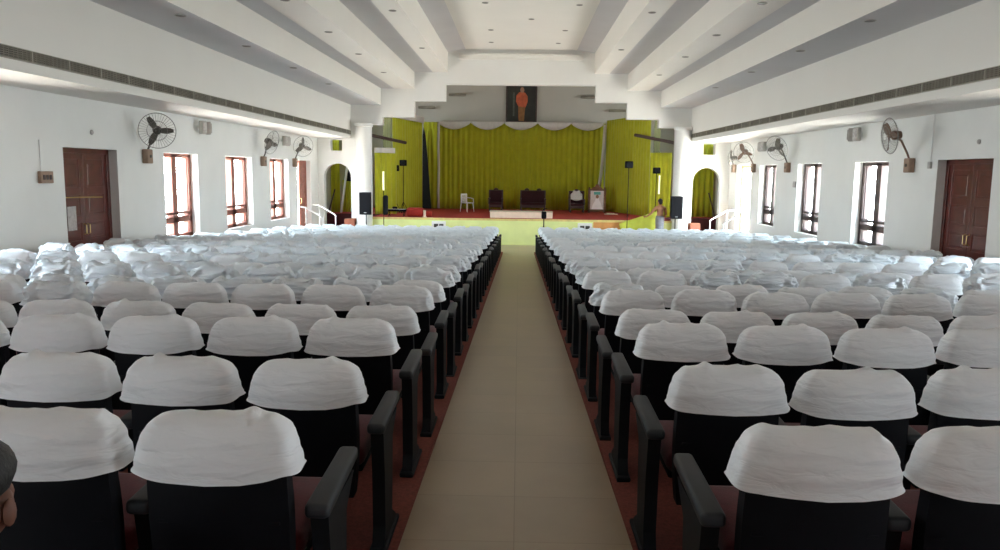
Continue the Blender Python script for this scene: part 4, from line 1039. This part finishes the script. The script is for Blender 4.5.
# person leaning forward in the seat just inside the left edge of the picture
n0 = 0
chx = sx(-1, 2)
ct = thing('auditorium_chair', 'black auditorium chair holding the person at the left edge', 'chair', (chx, yrow(0) + 0.085, 1.150), 0, 'white-covered auditorium chairs')
link('backrest', ME['shell'], ct); link('backrest_cover', COV[0], ct); link('seat', ME['seat'], ct); link('seat_pan', ME['pan'], ct); link('back_cushion', ME['pad'], ct)
for s_ in (-0.28, 0.28): link('side_panel', ME['panel'], ct, (s_, 0, 0)); link('armrest', ME['arm'], ct, (s_, 0, 0))
t = thing('person', 'dark-haired person in a rust-brown shirt cut off by the left edge of the picture', 'person', (chx + 0.024, yrow(0) + 0.085, 1.150), 0.0)
J = {'pelvis': (0.02,0.22,0.60), 'waist': (0.06,0.20,0.74), 'chest': (0.20,0.15,0.88), 'neck': (0.34,0.10,0.97), 'skull': (0.40,0.08,1.03), 'crown': (0.41,0.07,1.09),
     'sh_l': (-0.04,0.15,0.92), 'el_l': (-0.16,0.26,0.72), 'wr_l': (-0.08,0.42,0.64), 'palm_l': (-0.05,0.49,0.635),
     'sh_r': (0.36,0.13,0.85), 'el_r': (0.26,0.28,0.735), 'wr_r': (0.08,0.42,0.72), 'palm_r': (0.04,0.48,0.715),
     'hip_l': (-0.09,0.30,0.60), 'kn_l': (-0.12,0.68,0.58), 'an_l': (-0.12,0.68,0.10), 'toe_l': (-0.12,0.84,0.035),
     'hip_r': (0.10,0.30,0.60), 'kn_r': (0.04,0.66,0.57), 'an_r': (0.03,0.64,0.10), 'toe_r': (0.04,0.80,0.035)}
R2 = dict(R); R2['pelvis'] = (0.14, 0.10)
R2.update({'skull': (0.080, 0.092), 'crown': (0.074, 0.085), 'neck': 0.058, 'chest': (0.13, 0.095), 'waist': (0.115, 0.09), 'pelvis': (0.12, 0.09), 'sh_l': 0.055, 'sh_r': 0.055})
b_ = body('body', J, R2, M['skin_dark'], t)
hx, hy, hz = 0.396, 0.075, 1.055
m = MB(); ellipsoid(m, (hx, hy - 0.012, hz + 0.058), (0.086, 0.106, 0.078), f=lambda p: p * (1 + 0.04 * noise.noise(p * 30))); ellipsoid(m, (hx, hy - 0.050, hz + 0.025), (0.072, 0.062, 0.06)); child(m, 'hair', M['hair'], t, True)
for s_ in (-1, 1):
    m = MB(); ellipsoid(m, (hx + s_ * 0.080, hy, hz - 0.025), (0.010, 0.020, 0.030), 8, 6); child(m, 'ear', M['skin_dark'], t, True)
m = MB(); ellipsoid(m, (hx, hy + 0.105, hz - 0.03), (0.016, 0.024, 0.028), 8, 6); child(m, 'nose', M['skin_dark'], t, True)
nodes = [((0.02,0.21,0.58),(0.175,0.135)), ((0.07,0.20,0.74),(0.165,0.13)), ((0.20,0.15,0.88),(0.175,0.135)), ((0.31,0.12,0.95),(0.085,0.08)), ((-0.04,0.15,0.92),0.088), ((-0.11,0.21,0.80),0.072), ((0.36,0.13,0.85),0.088), ((0.30,0.22,0.78),0.070)]
skin_body('shirt', nodes, [(0,1),(1,2),(2,3),(2,4),(4,5),(2,6),(6,7)], 0, M['browncloth'], t)
nodes = [((0,0.22,0.585),(0.15,0.10)), ((-0.10,0.32,0.60),0.10), ((-0.125,0.72,0.585),0.078), ((-0.125,0.68,0.2),0.06), ((0.10,0.32,0.60),0.10), ((0.04,0.66,0.570),0.072), ((0.03,0.64,0.2),0.06)]
skin_body('trousers', nodes, [(0,1),(1,2),(2,3),(0,4),(4,5),(5,6)], 0, M['darkcloth'], t)
